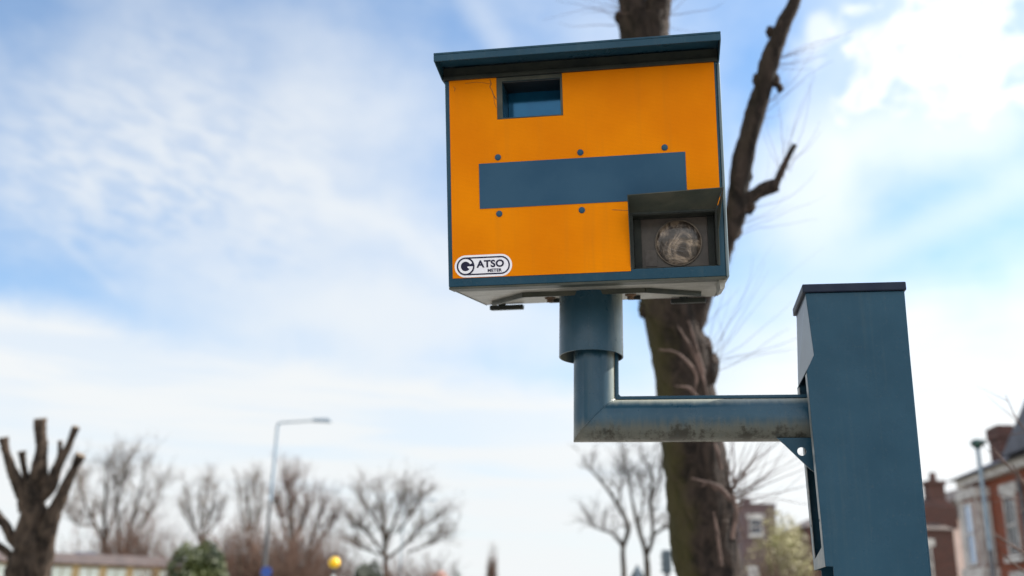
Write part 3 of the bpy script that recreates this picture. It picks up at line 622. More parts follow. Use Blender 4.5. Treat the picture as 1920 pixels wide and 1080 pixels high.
# the leaning plane tree behind the camera
TD = 8.0
base = ground_at(1352, 1300, TD); base.z = 0
PT = thing('plane_tree', 'big leaning bare tree with lopped limbs directly behind the speed camera', 'tree', base)
tr = MB()
foot = Vector((.06, 0, 0))
pts, rad = px_path([(1362, 1420, 76), (1345, 1200, 68), (1332, 1085, 63), (1316, 985, 60), (1303, 880, 58), (1290, 780, 56), (1278, 690, 55), (1262, 610, 53), (1250, 540, 53), (1238, 400, 52), (1222, 230, 49), (1211, 100, 46), (1207, 30, 47)], TD, base)
pts = [foot, foot + (pts[0] - foot) * .35 ] + pts; rad = [.50, .36] + rad
p_, r_ = smooth_path(pts, rad, 8); tr.tube(p_, r_, 40, rough=.13, rs=5.5, seed=1)
for lst, sd in (([(1200, 60, 33), (1186, 0, 26), (1170, -70, 24), (1150, -190, 20, .3), (1128, -330, 15, .5)], 2), ([(1222, 60, 30), (1236, -5, 22), (1246, -90, 22), (1262, -230, 18, -.2), (1290, -400, 12, -.4)], 3),
                ([(1272, 640, 34), (1305, 560, 30), (1340, 490, 25), (1368, 425, 21), (1385, 350, 20), (1400, 270, 19), (1418, 205, 19), (1434, 150, 17.5), (1450, 95, 16.5), (1470, 45, 15), (1490, 2, 13), (1510, -60, 12), (1535, -160, 9)], 4),
                ([(1382, 395, 14), (1402, 374, 13.5), (1428, 357, 13), (1456, 348, 13.5)], 5), ([(1452, 352, 8), (1463, 325, 7), (1476, 298, 5.5), (1490, 271, 5)], 6),
                ([(1190, 62, 12), (1174, 45, 10), (1162, 33, 8)], 7)):
    pp, rr = px_path(lst, TD - .05, base); p_, r_ = smooth_path(pp, rr, 6); tr.tube(p_, r_, 18, rough=.24, rs=7, seed=sd)
def knot(mb, px, py, r, D=TD, sq=(1, 1, 1)):
    c = at(px, py, D) - base; b0 = len(mb.v); n1, n2 = 8, 12
    for i in range(n1 + 1):
        for k in range(n2):
            d = Vector((math.sin(math.pi * i / n1) * math.cos(2 * math.pi * k / n2), math.sin(math.pi * i / n1) * math.sin(2 * math.pi * k / n2), math.cos(math.pi * i / n1)))
            rr = r * (1 + .5 * mnoise.noise(d * 2.2 + Vector((px, py, 0)))); mb.v.append(tuple(c + Vector((d.x * sq[0], d.y * sq[1], d.z * sq[2])) * rr))
    for i in range(n1):
        for k in range(n2): mb.face((b0 + i * n2 + k, b0 + i * n2 + (k + 1) % n2, b0 + (i + 1) * n2 + (k + 1) % n2, b0 + (i + 1) * n2 + k))
for px, py, r in ((1318, 655, .085), (1326, 690, .10), (1306, 600, .07), (1338, 850, .07), (1350, 930, .11), (1362, 960, .085), (1340, 1000, .09), (1366, 1050, .08), (1330, 1040, .07), (1208, 580, .05), (1286, 730, .06), (1399, 326, .05), (1452, 150, .045), (1405, 230, .05), (1444, 60, .035), (1462, 165, .03), (1378, 430, .06), (1405, 385, .05), (1420, 150, .04), (1160, 32, .035)):
    knot(tr, px, py, r, TD - .04, (1, 1, 1.4))
tr.build('trunk', M['bark'], PT, smooth=70)
rng = random.Random(5); tw = MB()
def fan(px, py, n, a0, a1, L0, L1, r, D=TD, wob=.3, grav=.05):
    for k in range(n):
        a_ = R(rng.uniform(a0, a1)); d = Vector((math.cos(a_), rng.uniform(-.7, .4), math.sin(a_)))
        shoot(tw, at(px + rng.gauss(0, 10), py + rng.gauss(0, 12), D - .1) - base, d, rng.uniform(L0, L1), r * rng.uniform(.35, .8), 7, 4, wob, grav, rng)
fan(1330, 680, 14, 10, 80, .5, 1.3, .0042); fan(1366, 925, 34, 15, 120, .3, 1.0, .008); fan(1360, 940, 18, -10, 60, .4, 1.1, .006)
fan(1300, 640, 12, 40, 120, .3, .8, .006); fan(1410, 220, 8, -10, 60, .3, .8, .004); fan(1470, 330, 10, 20, 110, .3, .9, .004); fan(1450, 120, 8, -20, 40, .3, .7, .004)
fan(1190, 40, 12, 120, 200, .4, 1.0, .004); fan(1235, 40, 8, 0, 70, .4, 1.0, .004); fan(1370, 1020, 22, 40, 130, .2, .7, .009); fan(1380, 430, 8, 0, 50, .4, 1.0, .004)
for lst in ([(1300, 740, 4), (1306, 705, 6), (1290, 680, 8), (1265, 660, 8), (1235, 656, 6)], [(1325, 745, 5), (1316, 700, 7), (1300, 660, 8), (1282, 630, 7), (1270, 610, 6)], [(1310, 748, 5), (1292, 728, 7), (1265, 724, 6)],
            [(1372, 940, 10), (1350, 915, 10), (1325, 905, 9), (1296, 897, 8)], [(1345, 920, 8), (1330, 905, 9), (1316, 912, 8)], [(1320, 700, 6), (1308, 660, 7), (1296, 618, 6), (1290, 600, 4)], [(1372, 1010, 8), (1380, 960, 8), (1374, 925, 7)], [(1352, 1060, 8), (1345, 1000, 8), (1338, 960, 7)], [(1352, 880, 7), (1346, 850, 9), (1340, 830, 7)]):
    pp, rr = px_path(lst, TD - .62, base); p_, r_ = smooth_path(pp, rr, 6); tw.tube(p_, [q * .45 * (1 - .7 * max(0, i_ / len(r_) - .45) / .55) for i_, q in enumerate(r_)], 7, rough=.4, rs=9)
tw.build('shoots', M['shoot'], PT, smooth=60)

# the pollard with cut stumps
PD_ = 14.0
pb = ground_at(62, 1080, PD_)
PO = thing('pollard_tree', 'thick pollarded tree with bare sawn off limbs and a forked trunk', 'tree', pb)
tr = MB(); sd = 20
for lst in ([(52, 1400, 50), (52, 1200, 39), (48, 1080, 31), (53, 1020, 27), (60, 965, 23), (63, 925, 19), (62, 900, 15)], [(52, 955, 17), (40, 920, 14), (24, 885, 10), (12, 850, 7.5), (7, 820, 8.5)], [(62, 930, 15), (70, 890, 13), (75, 850, 10.5), (76, 810, 9.5), (75, 785, 12)],
            [(66, 940, 14), (92, 915, 11), (110, 872, 9), (126, 842, 7), (135, 820, 6), (143, 800, 6.5)], [(72, 1090, 20), (84, 1020, 18), (98, 965, 15), (118, 922, 9.5), (137, 882, 8), (152, 852, 9)],
            [(50, 905, 7), (44, 872, 5.5), (41, 846, 7)], [(84, 905, 6), (85, 865, 4.6), (84, 826, 4.6)], [(104, 888, 7), (111, 858, 4.6), (113, 826, 4)],
            [(44, 1030, 14), (24, 1010, 10), (8, 982, 8.5), (-16, 950, 9), (-40, 900, 8)], [(40, 1052, 11), (18, 1040, 8), (0, 1024, 7), (-30, 1010, 7)], [(68, 912, 9), (88, 900, 7.5), (104, 890, 6)]):
    pp, rr = px_path(lst, PD_, pb); sd += 1
    if lst[0][1] == 1400: pp = [Vector((0, 0, 0))] + pp; rr = [.58] + rr
    p_, r_ = smooth_path(pp, rr, 6); tr.tube(p_, r_, 20, rough=.34, rs=6, seed=sd, capk=1)
tr.build('trunk', [M['bark2'], M['cut']], PO, smooth=60)

def bare_tree(name, label, px, D, top, halfw, group='bare winter trees along the road', stems=1, fan_=.9, seed=0, r0=None, mt='twig', levels=4, split=4, upb=.25, lean=0, start=.22):
    rg = random.Random(seed); base = ground_at(px, 1080, D); Ht = at(px, top, D).z; hwid = halfw / F_PX * D
    t = thing(name, label, 'tree', base, 0, group)
    trunk, crown = MB(), MB(); r0 = r0 or Ht * .022
    def grow(p, d, L, r, lev):
        n = 5; path = [p.copy()]; rad = [r]
        for k in range(n):
            d = (d + Vector((rg.gauss(0, .13), rg.gauss(0, .13), rg.gauss(0, .08) + upb * .12))).normalized(); p = p + d * L / n
            path.append(p.copy()); rad.append(r * (1 - .5 * (k + 1) / n))
        (trunk if lev <= 1 else crown).tube(path, rad, 7 if lev <= 1 else 3, cap=False, rough=.12 if lev <= 1 else 0)
        if lev >= levels: return
        for k in range(split + (3 if lev >= 2 else 1)):
            j = rg.randint(1, n) if k else n; an = rg.uniform(0, 6.283); sp = rg.uniform(.35, .95) * fan_
            o = d.orthogonal().normalized(); o = Matrix.Rotation(an, 3, d) @ o
            nd = (d * math.cos(sp) + o * math.sin(sp) + Vector((0, 0, upb))).normalized()
            grow(path[j], nd, L * rg.uniform(.5, .78), max(rad[j] * .6, .0045), lev + 1)
    for s_ in range(stems):
        a_ = rg.uniform(0, 6.28); d = Vector((math.cos(a_) * .25 * (stems > 1) + lean, math.sin(a_) * .2 * (stems > 1), 1)).normalized()
        grow(Vector((rg.gauss(0, .3) * (stems > 1), rg.gauss(0, .3) * (stems > 1), 0)), d, Ht * (start + .12), r0, 0)
    vs = np.array(trunk.v + crown.v); zmax = np.percentile(vs[:, 2], 99.7); xw = np.percentile(np.abs(vs[:, 0]), 98.5)
    cx_ = np.array(crown.v)[:, 0].mean() if len(crown.v) else 0; xw = np.percentile(np.abs(vs[:, 0] - cx_), 98.5)
    for mb in (trunk, crown):
        v = np.array(mb.v); f_ = Ht / zmax; w = np.clip(v[:, 2] / (zmax * .35), 0, 1); kx = 1 + (hwid / xw - 1) * w; v[:, 0] -= cx_ * w
        mb.v = [tuple(q) for q in np.stack([v[:, 0] * kx, v[:, 1] * kx, v[:, 2] * f_], 1)]
    trunk.build('trunk', M['bark_far'], t, smooth=60, fix=False); crown.build('crown', M[mt], t, fix=False)
    return t
def limb_tree(name, label, D, limbs, twig_n, tl, mt='twig', seed=0, group='bare winter trees along the road', r=.012, up=.5, deep=.25):
    """a bare tree grown on drawn limbs: every limb is (px, py, half width) points, leaning back or forth at random"""
    rg = random.Random(seed); base = ground_at(limbs[0][0][0], 1080, D); t = thing(name, label, 'tree', base, 0, group); tk, cr = MB(), MB(); ends = {}
    hub = Vector((0, 0, max(.5, at(limbs[0][0][0], 1060, D).z)))
    far = D > 50; twig_n = int(twig_n * (2.6 if far else 2.4)); r *= 1.5 if far else 1.25
    for n_, lst in enumerate(limbs):
        dd = rg.uniform(-deep, deep) * D * .1
        pts = [at(x, y, D + dd * i / max(1, len(lst) - 1)) - base for i, (x, y, w) in enumerate(lst)]; rad = [w * (.72 if far else .85) / F_PX * D for x, y, w in lst]
        if lst[0][1] > 1075: pts = [Vector((pts[0].x, pts[0].y, 0))] + pts; rad = [rad[0] * 1.3] + rad
        p_, r_ = smooth_path(pts, rad, 6); tk.tube(p_, r_, 8, cap=False, rough=.2, rs=3, seed=n_)
        m0 = len(p_) // 3
        for k in range(twig_n):
            j = rg.randint(m0, len(p_) - 1) if k > 2 else len(p_) - 1; q = p_[j]; out = (q - hub); out.z = max(out.z, .2); out = out.normalized()
            d = out * .8 + Vector((rg.gauss(0, .55), rg.gauss(0, .55), rg.gauss(up, .35))); L = tl * rg.uniform(.5, 1.15)
            path = shoot(cr, q, d, L, max(min(r_[j] * .5, r * 2.2), r), 6, 3, .3, .03, rg)
            for k2 in range(4):
                i2 = rg.randint(1, 5); d2 = (path[i2 + 1] - path[i2]).normalized() + Vector((rg.gauss(0, .5), rg.gauss(0, .5), rg.gauss(.15, .4))); pa = shoot(cr, path[i2], d2, L * rg.uniform(.3, .6), r * .75, 5, 3, .35, .02, rg)
                for k3 in range(2): i3 = rg.randint(1, 4); shoot(cr, pa[i3], (pa[i3 + 1] - pa[i3]).normalized() + Vector((rg.gauss(0, .5), rg.gauss(0, .5), rg.gauss(.1, .4))), L * rg.uniform(.15, .35), r * .55, 4, 3, .35, 0, rg)
    tk.build('trunk', M['bark_far'], t, smooth=60, fix=False); cr.build('crown', M[mt], t, fix=False); return t
limb_tree('bare_tree', 'tall fan shaped bare tree rising beside the pollard, behind low houses', 70, [[(200, 1082, 7), (198, 1030, 6), (196, 985, 5), (198, 930, 3), (200, 885, 1.5)], [(198, 1030, 4), (180, 985, 3.5), (160, 945, 2.5), (148, 905, 1.4)], [(197, 1010, 4), (215, 960, 3.2), (228, 910, 2.2), (236, 875, 1.2)], [(235, 1080, 5), (238, 1020, 4.5), (250, 970, 3), (262, 925, 2), (270, 880, 1.2)], [(238, 1030, 4), (262, 990, 3), (283, 955, 2), (296, 920, 1.2)], [(197, 1000, 3), (172, 985, 2.4), (146, 985, 1.5), (130, 965, 1)], [(222, 1080, 4), (222, 1010, 3.2), (220, 950, 2.2), (215, 900, 1.2)]], 13, 2.3, seed=3, up=.75)
limb_tree('bare_tree', 'pale upright bare tree rising above the round evergreen bush', 80, [[(378, 1082, 4), (378, 1020, 3), (376, 960, 2), (374, 920, 1)], [(378, 1030, 2.5), (362, 980, 2), (350, 930, 1)], [(378, 1025, 2.5), (392, 975, 2), (402, 925, 1)], [(377, 1000, 2), (386, 950, 1.4), (390, 910, .8)], [(377, 1010, 2), (355, 985, 1.4), (342, 960, .8)], [(378, 1015, 2), (402, 985, 1.4), (414, 955, .8)]], 11, 1.7, seed=8, up=.9, r=.010)
limb_tree('bare_tree', 'narrow pale bare tree just left of the tall street lamp', 82, [[(470, 1082, 4), (468, 1020, 3), (466, 960, 2), (464, 915, 1)], [(469, 1035, 2.5), (455, 980, 2), (447, 925, 1)], [(469, 1030, 2.5), (482, 975, 2), (490, 925, 1)], [(468, 1000, 2), (476, 950, 1.4), (478, 910, .8)]], 12, 1.8, seed=12, up=.95, r=.010)
limb_tree('bare_tree', 'reddish brown bare tree standing just right of the tall street lamp', 66, [[(545, 1082, 7), (546, 1030, 6), (548, 980, 4), (552, 930, 1.6)], [(546, 1035, 4), (530, 985, 3), (518, 940, 1.6)], [(546, 1030, 4), (566, 985, 3), (580, 945, 1.6)], [(575, 1080, 5), (580, 1030, 4), (594, 985, 2.6), (602, 950, 1.4)], [(580, 1040, 3), (606, 1005, 2.2), (624, 980, 1.2)], [(547, 1005, 3), (540, 950, 2), (538, 915, 1)]], 12, 2.1, mt='twig_brown', seed=15, up=.8)
limb_tree('bare_tree', 'broad round crowned bare tree right of the amber globe', 66, [[(723, 1082, 6.5), (722, 1030, 6), (720, 985, 4.5), (712, 945, 2.8), (704, 922, 1.4)], [(722, 1020, 4), (740, 975, 3), (752, 940, 2), (756, 920, 1.2)], [(722, 1045, 4), (698, 1010, 3), (676, 990, 2.2), (654, 985, 1.4)], [(723, 1050, 4.5), (760, 1020, 3.4), (790, 990, 2.4), (816, 975, 1.5)], [(721, 1000, 3), (700, 968, 2.2), (680, 945, 1.4)], [(745, 1000, 3), (775, 960, 2.2), (790, 935, 1.3)], [(765, 1035, 3), (805, 1020, 2), (836, 1005, 1.2)], [(715, 1040, 3), (685, 1030, 2), (662, 1022, 1.2)]], 12, 1.9, seed=23, up=.35, r=.012)
bare_tree('poplar_tree', 'thin dark brown spire shaped tree alone at the far end', 921, 120, 1022, 13, stems=2, fan_=.3, seed=31, mt='twig_brown', levels=4, split=5, upb=1.0)
limb_tree('bare_tree', 'dark bare tree with several crooked stems seen left of the leaning trunk', 30, [[(1170, 1084, 6), (1168, 1030, 5.5), (1178, 990, 5), (1160, 950, 4), (1132, 908, 3), (1106, 880, 1.6)], [(1168, 1025, 4), (1150, 1002, 3), (1128, 993, 2.2), (1108, 985, 1.4)], [(1214, 1084, 7), (1210, 1035, 6), (1196, 985, 4.6), (1184, 930, 3.2), (1176, 885, 1.6)], [(1211, 1045, 5), (1224, 1005, 4.2), (1220, 940, 4), (1222, 890, 3), (1204, 858, 1.6)], [(1224, 1005, 3.6), (1242, 992, 3), (1262, 984, 2.2), (1280, 960, 1.4)], [(1196, 985, 3), (1206, 940, 2.2), (1200, 900, 1.4)], [(1160, 950, 3), (1164, 915, 2), (1172, 880, 1.2)], [(1221, 935, 3), (1236, 900, 2), (1242, 868, 1.2)]], 9, .85, mt='twig_dark', seed=44, up=.3, r=.007)

def bush(name, label, cat, px, D, top, halfw, mt, n=5000, seed=0, leafs=.09, bottom=0.0, group=None, lobes=9):
    rg = random.Random(seed); base = ground_at(px, 1080, D); Ht = at(px, top, D).z; hwid = halfw / F_PX * D
    t = thing(name, label, cat, base, 0, group); fo, st = MB(), MB()
    cs = []
    for k in range(lobes):
        a_ = rg.uniform(0, 6.28); rr = rg.uniform(.1, .62); cs.append((Vector((math.cos(a_) * rr * hwid, math.sin(a_) * rr * hwid, Ht * rg.uniform(.42, .74))), rg.uniform(.3, .46)))
    cs.append((Vector((0, 0, Ht * .62)), .5))
    for k in range(n):
        c, f_ = cs[rg.randrange(len(cs))]; d = Vector((rg.gauss(0, 1), rg.gauss(0, 1), rg.gauss(0, 1))).normalized(); q = rg.uniform(.55, 1.0) ** .5
        p = c + Vector((d.x * hwid * f_, d.y * hwid * f_, d.z * Ht * f_ * .8)) * q
        if p.z < .05: continue
        u = Vector((rg.gauss(0, 1), rg.gauss(0, 1), rg.gauss(0, 1))).normalized(); v = u.orthogonal().normalized(); s_ = leafs * rg.uniform(.6, 1.4); i = len(fo.v)
        fo.v += [tuple(p + u * s_), tuple(p + v * s_ * .5), tuple(p - u * s_), tuple(p - v * s_ * .5)]; fo.face(range(i, i + 4))
    for c, f_ in cs: shoot(st, (0, 0, 0), c, c.length, .035, 5, 5, .1, rng=rg)
    fo.build('foliage', M[mt], t, fix=False); st.build('stem', M['bark_far'], t, fix=False); return t
bush('evergreen_bush', 'round glossy green evergreen bush in front of the pale bare tree', 'bush', 374, 44, 1024, 68, 'leaf', 15000, 5, .115, lobes=14)
bush('yew_bush', 'dark ragged evergreen bush right of the amber globe', 'bush', 684, 48, 1056, 50, 'leaf_dark', 5000, 4, .10)
bush('blossom_bush', 'yellow green budding bush between the leaning trunk and the square post', 'bush', 1462, 24, 950, 85, 'blossom', 5200, 6, .045)
def brush(name, label, px, D, top, halfw, mt, n, seed, group=None):
    rg = random.Random(seed); base = ground_at(px, 1080, D); Ht = at(px, top, D).z; hwid = halfw / F_PX * D
    t = thing(name, label, 'shrub', base, 0, group); st, cr = MB(), MB()
    for k in range(n):
        x = rg.gauss(0, .5) * hwid; y = rg.gauss(0, .5) * hwid; h = Ht * rg.uniform(.4, 1.05) * max(.35, 1 - .45 * (x / hwid) ** 2)
        path = shoot(st if k % 9 == 0 else cr, (x, y, 0), (rg.gauss(x / hwid * .3, .22), rg.gauss(0, .22), 1), h, .045 if k % 9 == 0 else .028, 6, 3, .3, rng=rg)
        for j in range(4):
            shoot(cr, path[rg.randint(2, 5)], (rg.gauss(0, .6), rg.gauss(0, .6), .8), h * rg.uniform(.15, .35), .018, 4, 3, .35, rng=rg)
    st.build('stem', M['bark_far'], t, fix=False); cr.build('crown', M[mt], t, fix=False); return t
G_ = 'bare brown shrubs behind the road'
brush('bare_shrub', 'wide mass of reddish brown bare shrub around the foot of the street lamp', 510, 56, 955, 105, 'twig_brown', 900, 3, G_)
brush('bare_shrub', 'brown bare shrub under the fan shaped tree behind the low houses', 235, 68, 945, 70, 'twig_brown', 650, 4, G_)
brush('bare_shrub', 'low brown bare shrub under the broad round crowned tree', 775, 60, 1022, 75, 'twig_brown', 380, 5, G_)
brush('bare_shrub', 'reddish brown bare shrub between the green bush and the pale upright trees', 430, 58, 985, 62, 'twig_brown', 450, 13, G_)
brush('bare_shrub', 'grey brown bare shrub between the lamp and the amber globe', 600, 60, 985, 62, 'twig_brown', 480, 14, G_)
brush('bare_shrub', 'small bare shrub in front of the white garage doors', 300, 44, 1046, 34, 'twig_brown', 110, 15, G_)
brush('bare_shrub', 'brown bare shrub in front of the yellow green budding bush', 1500, 20, 1020, 60, 'twig_brown', 170, 6, G_)

# ------------------------------------------------------------------ street furniture
def lamp(name, label, px, py_top, D, arm_px, arm_py, mt, col_m, seed=0, group=None):
    tp = at(px, py_top, D); t = thing(name, label, 'street lamp', (tp.x, tp.y, 0), 0, group); Ht = tp.z; e = at(arm_px, arm_py, D) - Vector((tp.x, tp.y, 0))
    b = MB(); b.lathe([(.12, 0), (.12, 1.6), (.085, 1.65), (.08, Ht * .5), (.058, Ht * .52), (.048, Ht - .02)], 16); b.build('column', M[col_m], t, smooth=40)
    b = MB(); b.tube([(0, 0, Ht - .04), (.03, 0, Ht + .02), (.10, 0, Ht + .05), (e.x - .3, e.y * .8, e.z - .02)], [.045, .04, .034, .028], 10); b.build('bracket', M[mt], t, smooth=50)
    b = MB(); q = Vector((e.x, e.y, e.z)); L = .36
    b.hexa([q + Vector(v) for v in ((-L, -.12, -.05), (L, -.10, -.07), (L, .10, -.07), (-L, .12, -.05), (-L * .9, -.07, .05), (L * .7, -.05, .07), (L * .7, .05, .07), (-L * .9, .07, .05))]); b.build('lamp_head', M[mt], t, bevel=.02)
    return t
lamp('street_lamp', 'tall grey street lamp with a single arm pointing right', 521, 795, 36, 604, 788, 'lamp_metal', 'lamp_column')
lamp('street_lamp', 'small faint street lamp far away among the branches of the round crowned tree', 757, 945, 78, 812, 938, 'lamp_metal', 'lamp_metal')
tp = at(1832, 832, 19)
t = thing('street_lamp', 'slim post top street lamp with dark green head before the brick house', 'street lamp', (tp.x, tp.y, 0))
b = MB(); b.lathe([(.085, 0), (.085, 1.1), (.05, 1.2), (.046, 2.9)], 14); b.mat(1).lathe([(.046, 2.901), (.036, tp.z - .08)], 14); b.build('column', [M['column_dark'], M['lamp_metal']], t, smooth=40)
b = MB(); b.lathe([(.04, tp.z - .1), (.07, tp.z - .07), (.115, tp.z - .02), (.12, tp.z + .03), (.08, tp.z + .07), (.02, tp.z + .09)], 16); b.tube([(0, 0, tp.z + .02), (.16, .04, tp.z + .04)], .05, 8); b.build('lamp_head', M['green_lamp'], t, smooth=40)
p = at(627, 1055, 35)
t = thing('belisha_beacon', 'amber globe beacon on a banded pole beside the road', 'crossing beacon', (p.x, p.y, 0))
b = MB(); b.lathe([(.055, 0), (.055, p.z - .17)], 14); b.build('pole', M['pole_white'], t, smooth=40)
b = MB(); b.lathe([(.002, -.175)] + [(.19 * math.sin(math.pi * k / 14), -.19 * math.cos(math.pi * k / 14)) for k in range(2, 13)] + [(.002, .188)], 20, (0, 0, p.z)); b.build('globe', M['globe'], t, smooth=60)
p = at(500, 1073, 32)
t = thing('road_sign', 'round blue road sign on a short post below the tall street lamp', 'road sign', (p.x, p.y, 0))
b = MB(); b.lathe([(.17, 0), (.175, .006), (.17, .012)], 24, (0, -.05, p.z), 'y'); b.build('sign_face', M['sign_blue'], t, smooth=40)
b = MB(); b.lathe([(.035, 0), (.035, p.z + .1)], 10); b.build('pole', M['lamp_metal'], t, smooth=40)
p = at(1250, 1053, 24)
t = thing('traffic_signal', 'dark box back of a traffic signal just left of the leaning trunk', 'traffic light', (p.x, p.y, 0))
b = MB(); b.box(-.11, .11, -.06, .10, p.z - .27, p.z + .27); b.build('signal_head', M['sign_back'], t, bevel=.03)
for h_ in (.10, -.06, -.23): b = MB(); b.box(-.125, .125, .101, .22, p.z + h_, p.z + h_ + .04); b.build('visor', M['sign_back'], t)
b = MB(); b.lathe([(.05, 0), (.05, p.z - .272)], 12); b.build('pole', M['column_dark'], t, smooth=40)
p = at(1195, 1066, 23)
t = thing('warning_sign', 'back of a grey triangular road sign under the dark crooked tree', 'road sign', (p.x, p.y, 0))
b = MB(); b.prism([(0, 0, p.z + .10), (-.30, 0, p.z - .42), (.30, 0, p.z - .42)], (0, .02, 0)); b.build('sign_face', M['sign_back'], t, bevel=.006)
b = MB(); b.lathe([(.035, 0), (.035, p.z)], 10, (0, -.04, 0)); b.build('pole', M['lamp_metal'], t, smooth=40)
p = at(1413, 1063, 21)
t = thing('gate_pillar', 'pale stone gate pillar beside the yellow green budding bush', 'pillar', (p.x, p.y, 0))
b = MB(); b.box(-.09, .09, -.09, .09, 0, p.z - .06); b.build('shaft', M['stucco'], t, bevel=.01)
b = MB(); b.box(-.12, .12, -.12, .12, p.z - .059, p.z); b.build('cap', M['stucco'], t, bevel=.015)

# ------------------------------------------------------------------ buildings
def part(name, m_, parent, boxes, bevel=0):
    b = MB()
    for q in boxes: b.box(*q)
    return b.build(name, m_, parent, bevel=bevel)
def window(parent, x, z, w, h, y=0, face='front', frame='stucco', pane='pane', sill=True):
    """a sash window standing in front of a wall facing -y (front) or +x (side)"""
    b, s, gl = MB(), MB(), MB(); f = .07
    def bx(mb, a0, a1, d0, d1, z0, z1):
        if face == 'front': mb.box(a0, a1, y - d1, y - d0, z0, z1)
        else: mb.box(y + d0, y + d1, a0, a1, z0, z1)
    bx(b, x, x + f, .003, .06, z, z + h); bx(b, x + w - f, x + w, .003, .06, z, z + h); bx(b, x + f, x + w - f, .003, .06, z + h - f, z + h); bx(b, x + f, x + w - f, .003, .06, z, z + f)
    bx(b, x + f, x + w - f, -.0 + .026, .045, z + h * .5 - .03, z + h * .5 + .03)
    o = b.build('window', M[frame], parent)
    bx(gl, x + f, x + w - f, .004, .025, z + f + .001, z + h - f - .001); gl.build('pane', M[pane], o)
    if sill:
        bx(s, x - .12, x + w + .12, .004, .14, z - .14, z - .002); s.build('sill', M['stucco'], o); s = MB(); bx(s, x - .14, x + w + .14, .004, .06, z + h + .002, z + h + .26); s.build('lintel', M['stucco'], o)
    return o
# the near brick house on the right: its front runs away from the camera
p1, p2 = at(1810, 900, 27.0), at(1924, 860, 23.2); dirv = (p2 - p1); dirv.z = 0; L12 = dirv.length
HB = thing('brick_house', 'red brick terraced house with white stone bay and big chimney behind the slim lamp', 'house', (p1.x, p1.y, 0), math.atan2(dirv.y, dirv.x))
ze = p1.z; HL, HDp = 11.0, 8.0
part('wall', M['brick'], HB, [(0, HL, 0, HDp, 0, ze)])
part('cornice', M['stucco'], HB, [(-.12, HL + .05, -.22, -.003, ze - .22, ze - .02), (-.12, -.003, -.003, HDp, ze - .22, ze - .02)])
b = MB(); rh = 2.0
b.v = [(-.35, -.4, ze - .015), (HL, -.4, ze - .015), (HL, HDp + .3, ze - .015), (-.35, HDp + .3, ze - .015), (5.6, HDp / 2, ze + rh), (HL, HDp / 2, ze + rh), (HL, HDp / 2, ze)]
for q in ((0, 1, 5, 4), (1, 2, 5), (2, 3, 4, 5), (3, 0, 4), (3, 2, 1, 0)): b.face(q)
b.prism([(3.75, -.46, ze + .05), (10.2, -.46, ze + .05), (6.9, -.46, ze + 1.9)], (0, 4.6, 0))
roof_o = b.build('roof', M['slate'], HB)
ch = at(1874, 806, 25.6); chl = HB.matrix_basis.inverted() if False else (Matrix.Translation(HB.location) @ Matrix.Rotation(HB.rotation_euler.z, 4, 'Z')).inverted(); c = chl @ ch
b = MB(); b.box(c.x - .34, c.x + .34, c.y - .17, c.y + .17, ze - .2, c.z - .26); b.box(c.x - .38, c.x + .38, c.y - .205, c.y + .205, c.z - .2595, c.z + .06)
b.build('chimney', M['brick_dark'], roof_o)
bx0, bx1, bd_ = .25, 1.55, .32
part('bay', M['brick'], HB, [(bx0, bx1, -bd_, -.003, 1.0, ze - .37)])
for nm_, q in zip(('bay_cornice', 'bay_band', 'bay_pilaster', 'bay_pilaster', 'bay_band', 'bay_apron'), [(bx0 - .05, bx1 + .05, -bd_ - .08, -.004, ze - .62, ze - .375), (bx0 - .06, bx1 + .10, -bd_ - .12, -.004, ze - 2.75, ze - 2.35), (bx0 - .02, bx0 + .22, -bd_ - .03, -bd_ - .002, ze - 2.34, ze - .63), (bx1 - .14, bx1 + .02, -bd_ - .03, -bd_ - .002, ze - 2.34, ze - .63), (bx0 - .06, bx1 + .10, -bd_ - .12, -.004, ze - 3.95, ze - 3.55), (bx0, bx1 + .02, -bd_ - .03, -bd_ - .002, .3, ze - 3.96)]): part(nm_, M['stucco'], HB, [q])
window(HB, bx0 + .35, ze - 2.3, .65, 1.6, -bd_, sill=False); window(HB, -bd_ + .03, ze - 2.3, .26, 1.6, bx1, 'side', sill=False)
window(HB, bx0 + .2, .9, .95, 1.5, -bd_, sill=False)
for x in (2.45, 4.3, 6.4, 8.6):
    window(HB, x, ze - 2.15, .72, 1.45, 0, pane='pane_dark'); window(HB, x, .8, .85, 1.75, 0, pane='pane_dark')
b = MB(); b.tube([(3.62, -.07, .1), (3.62, -.07, ze - .38)], .06, 8); b.build('downpipe', M['column_dark'], HB)
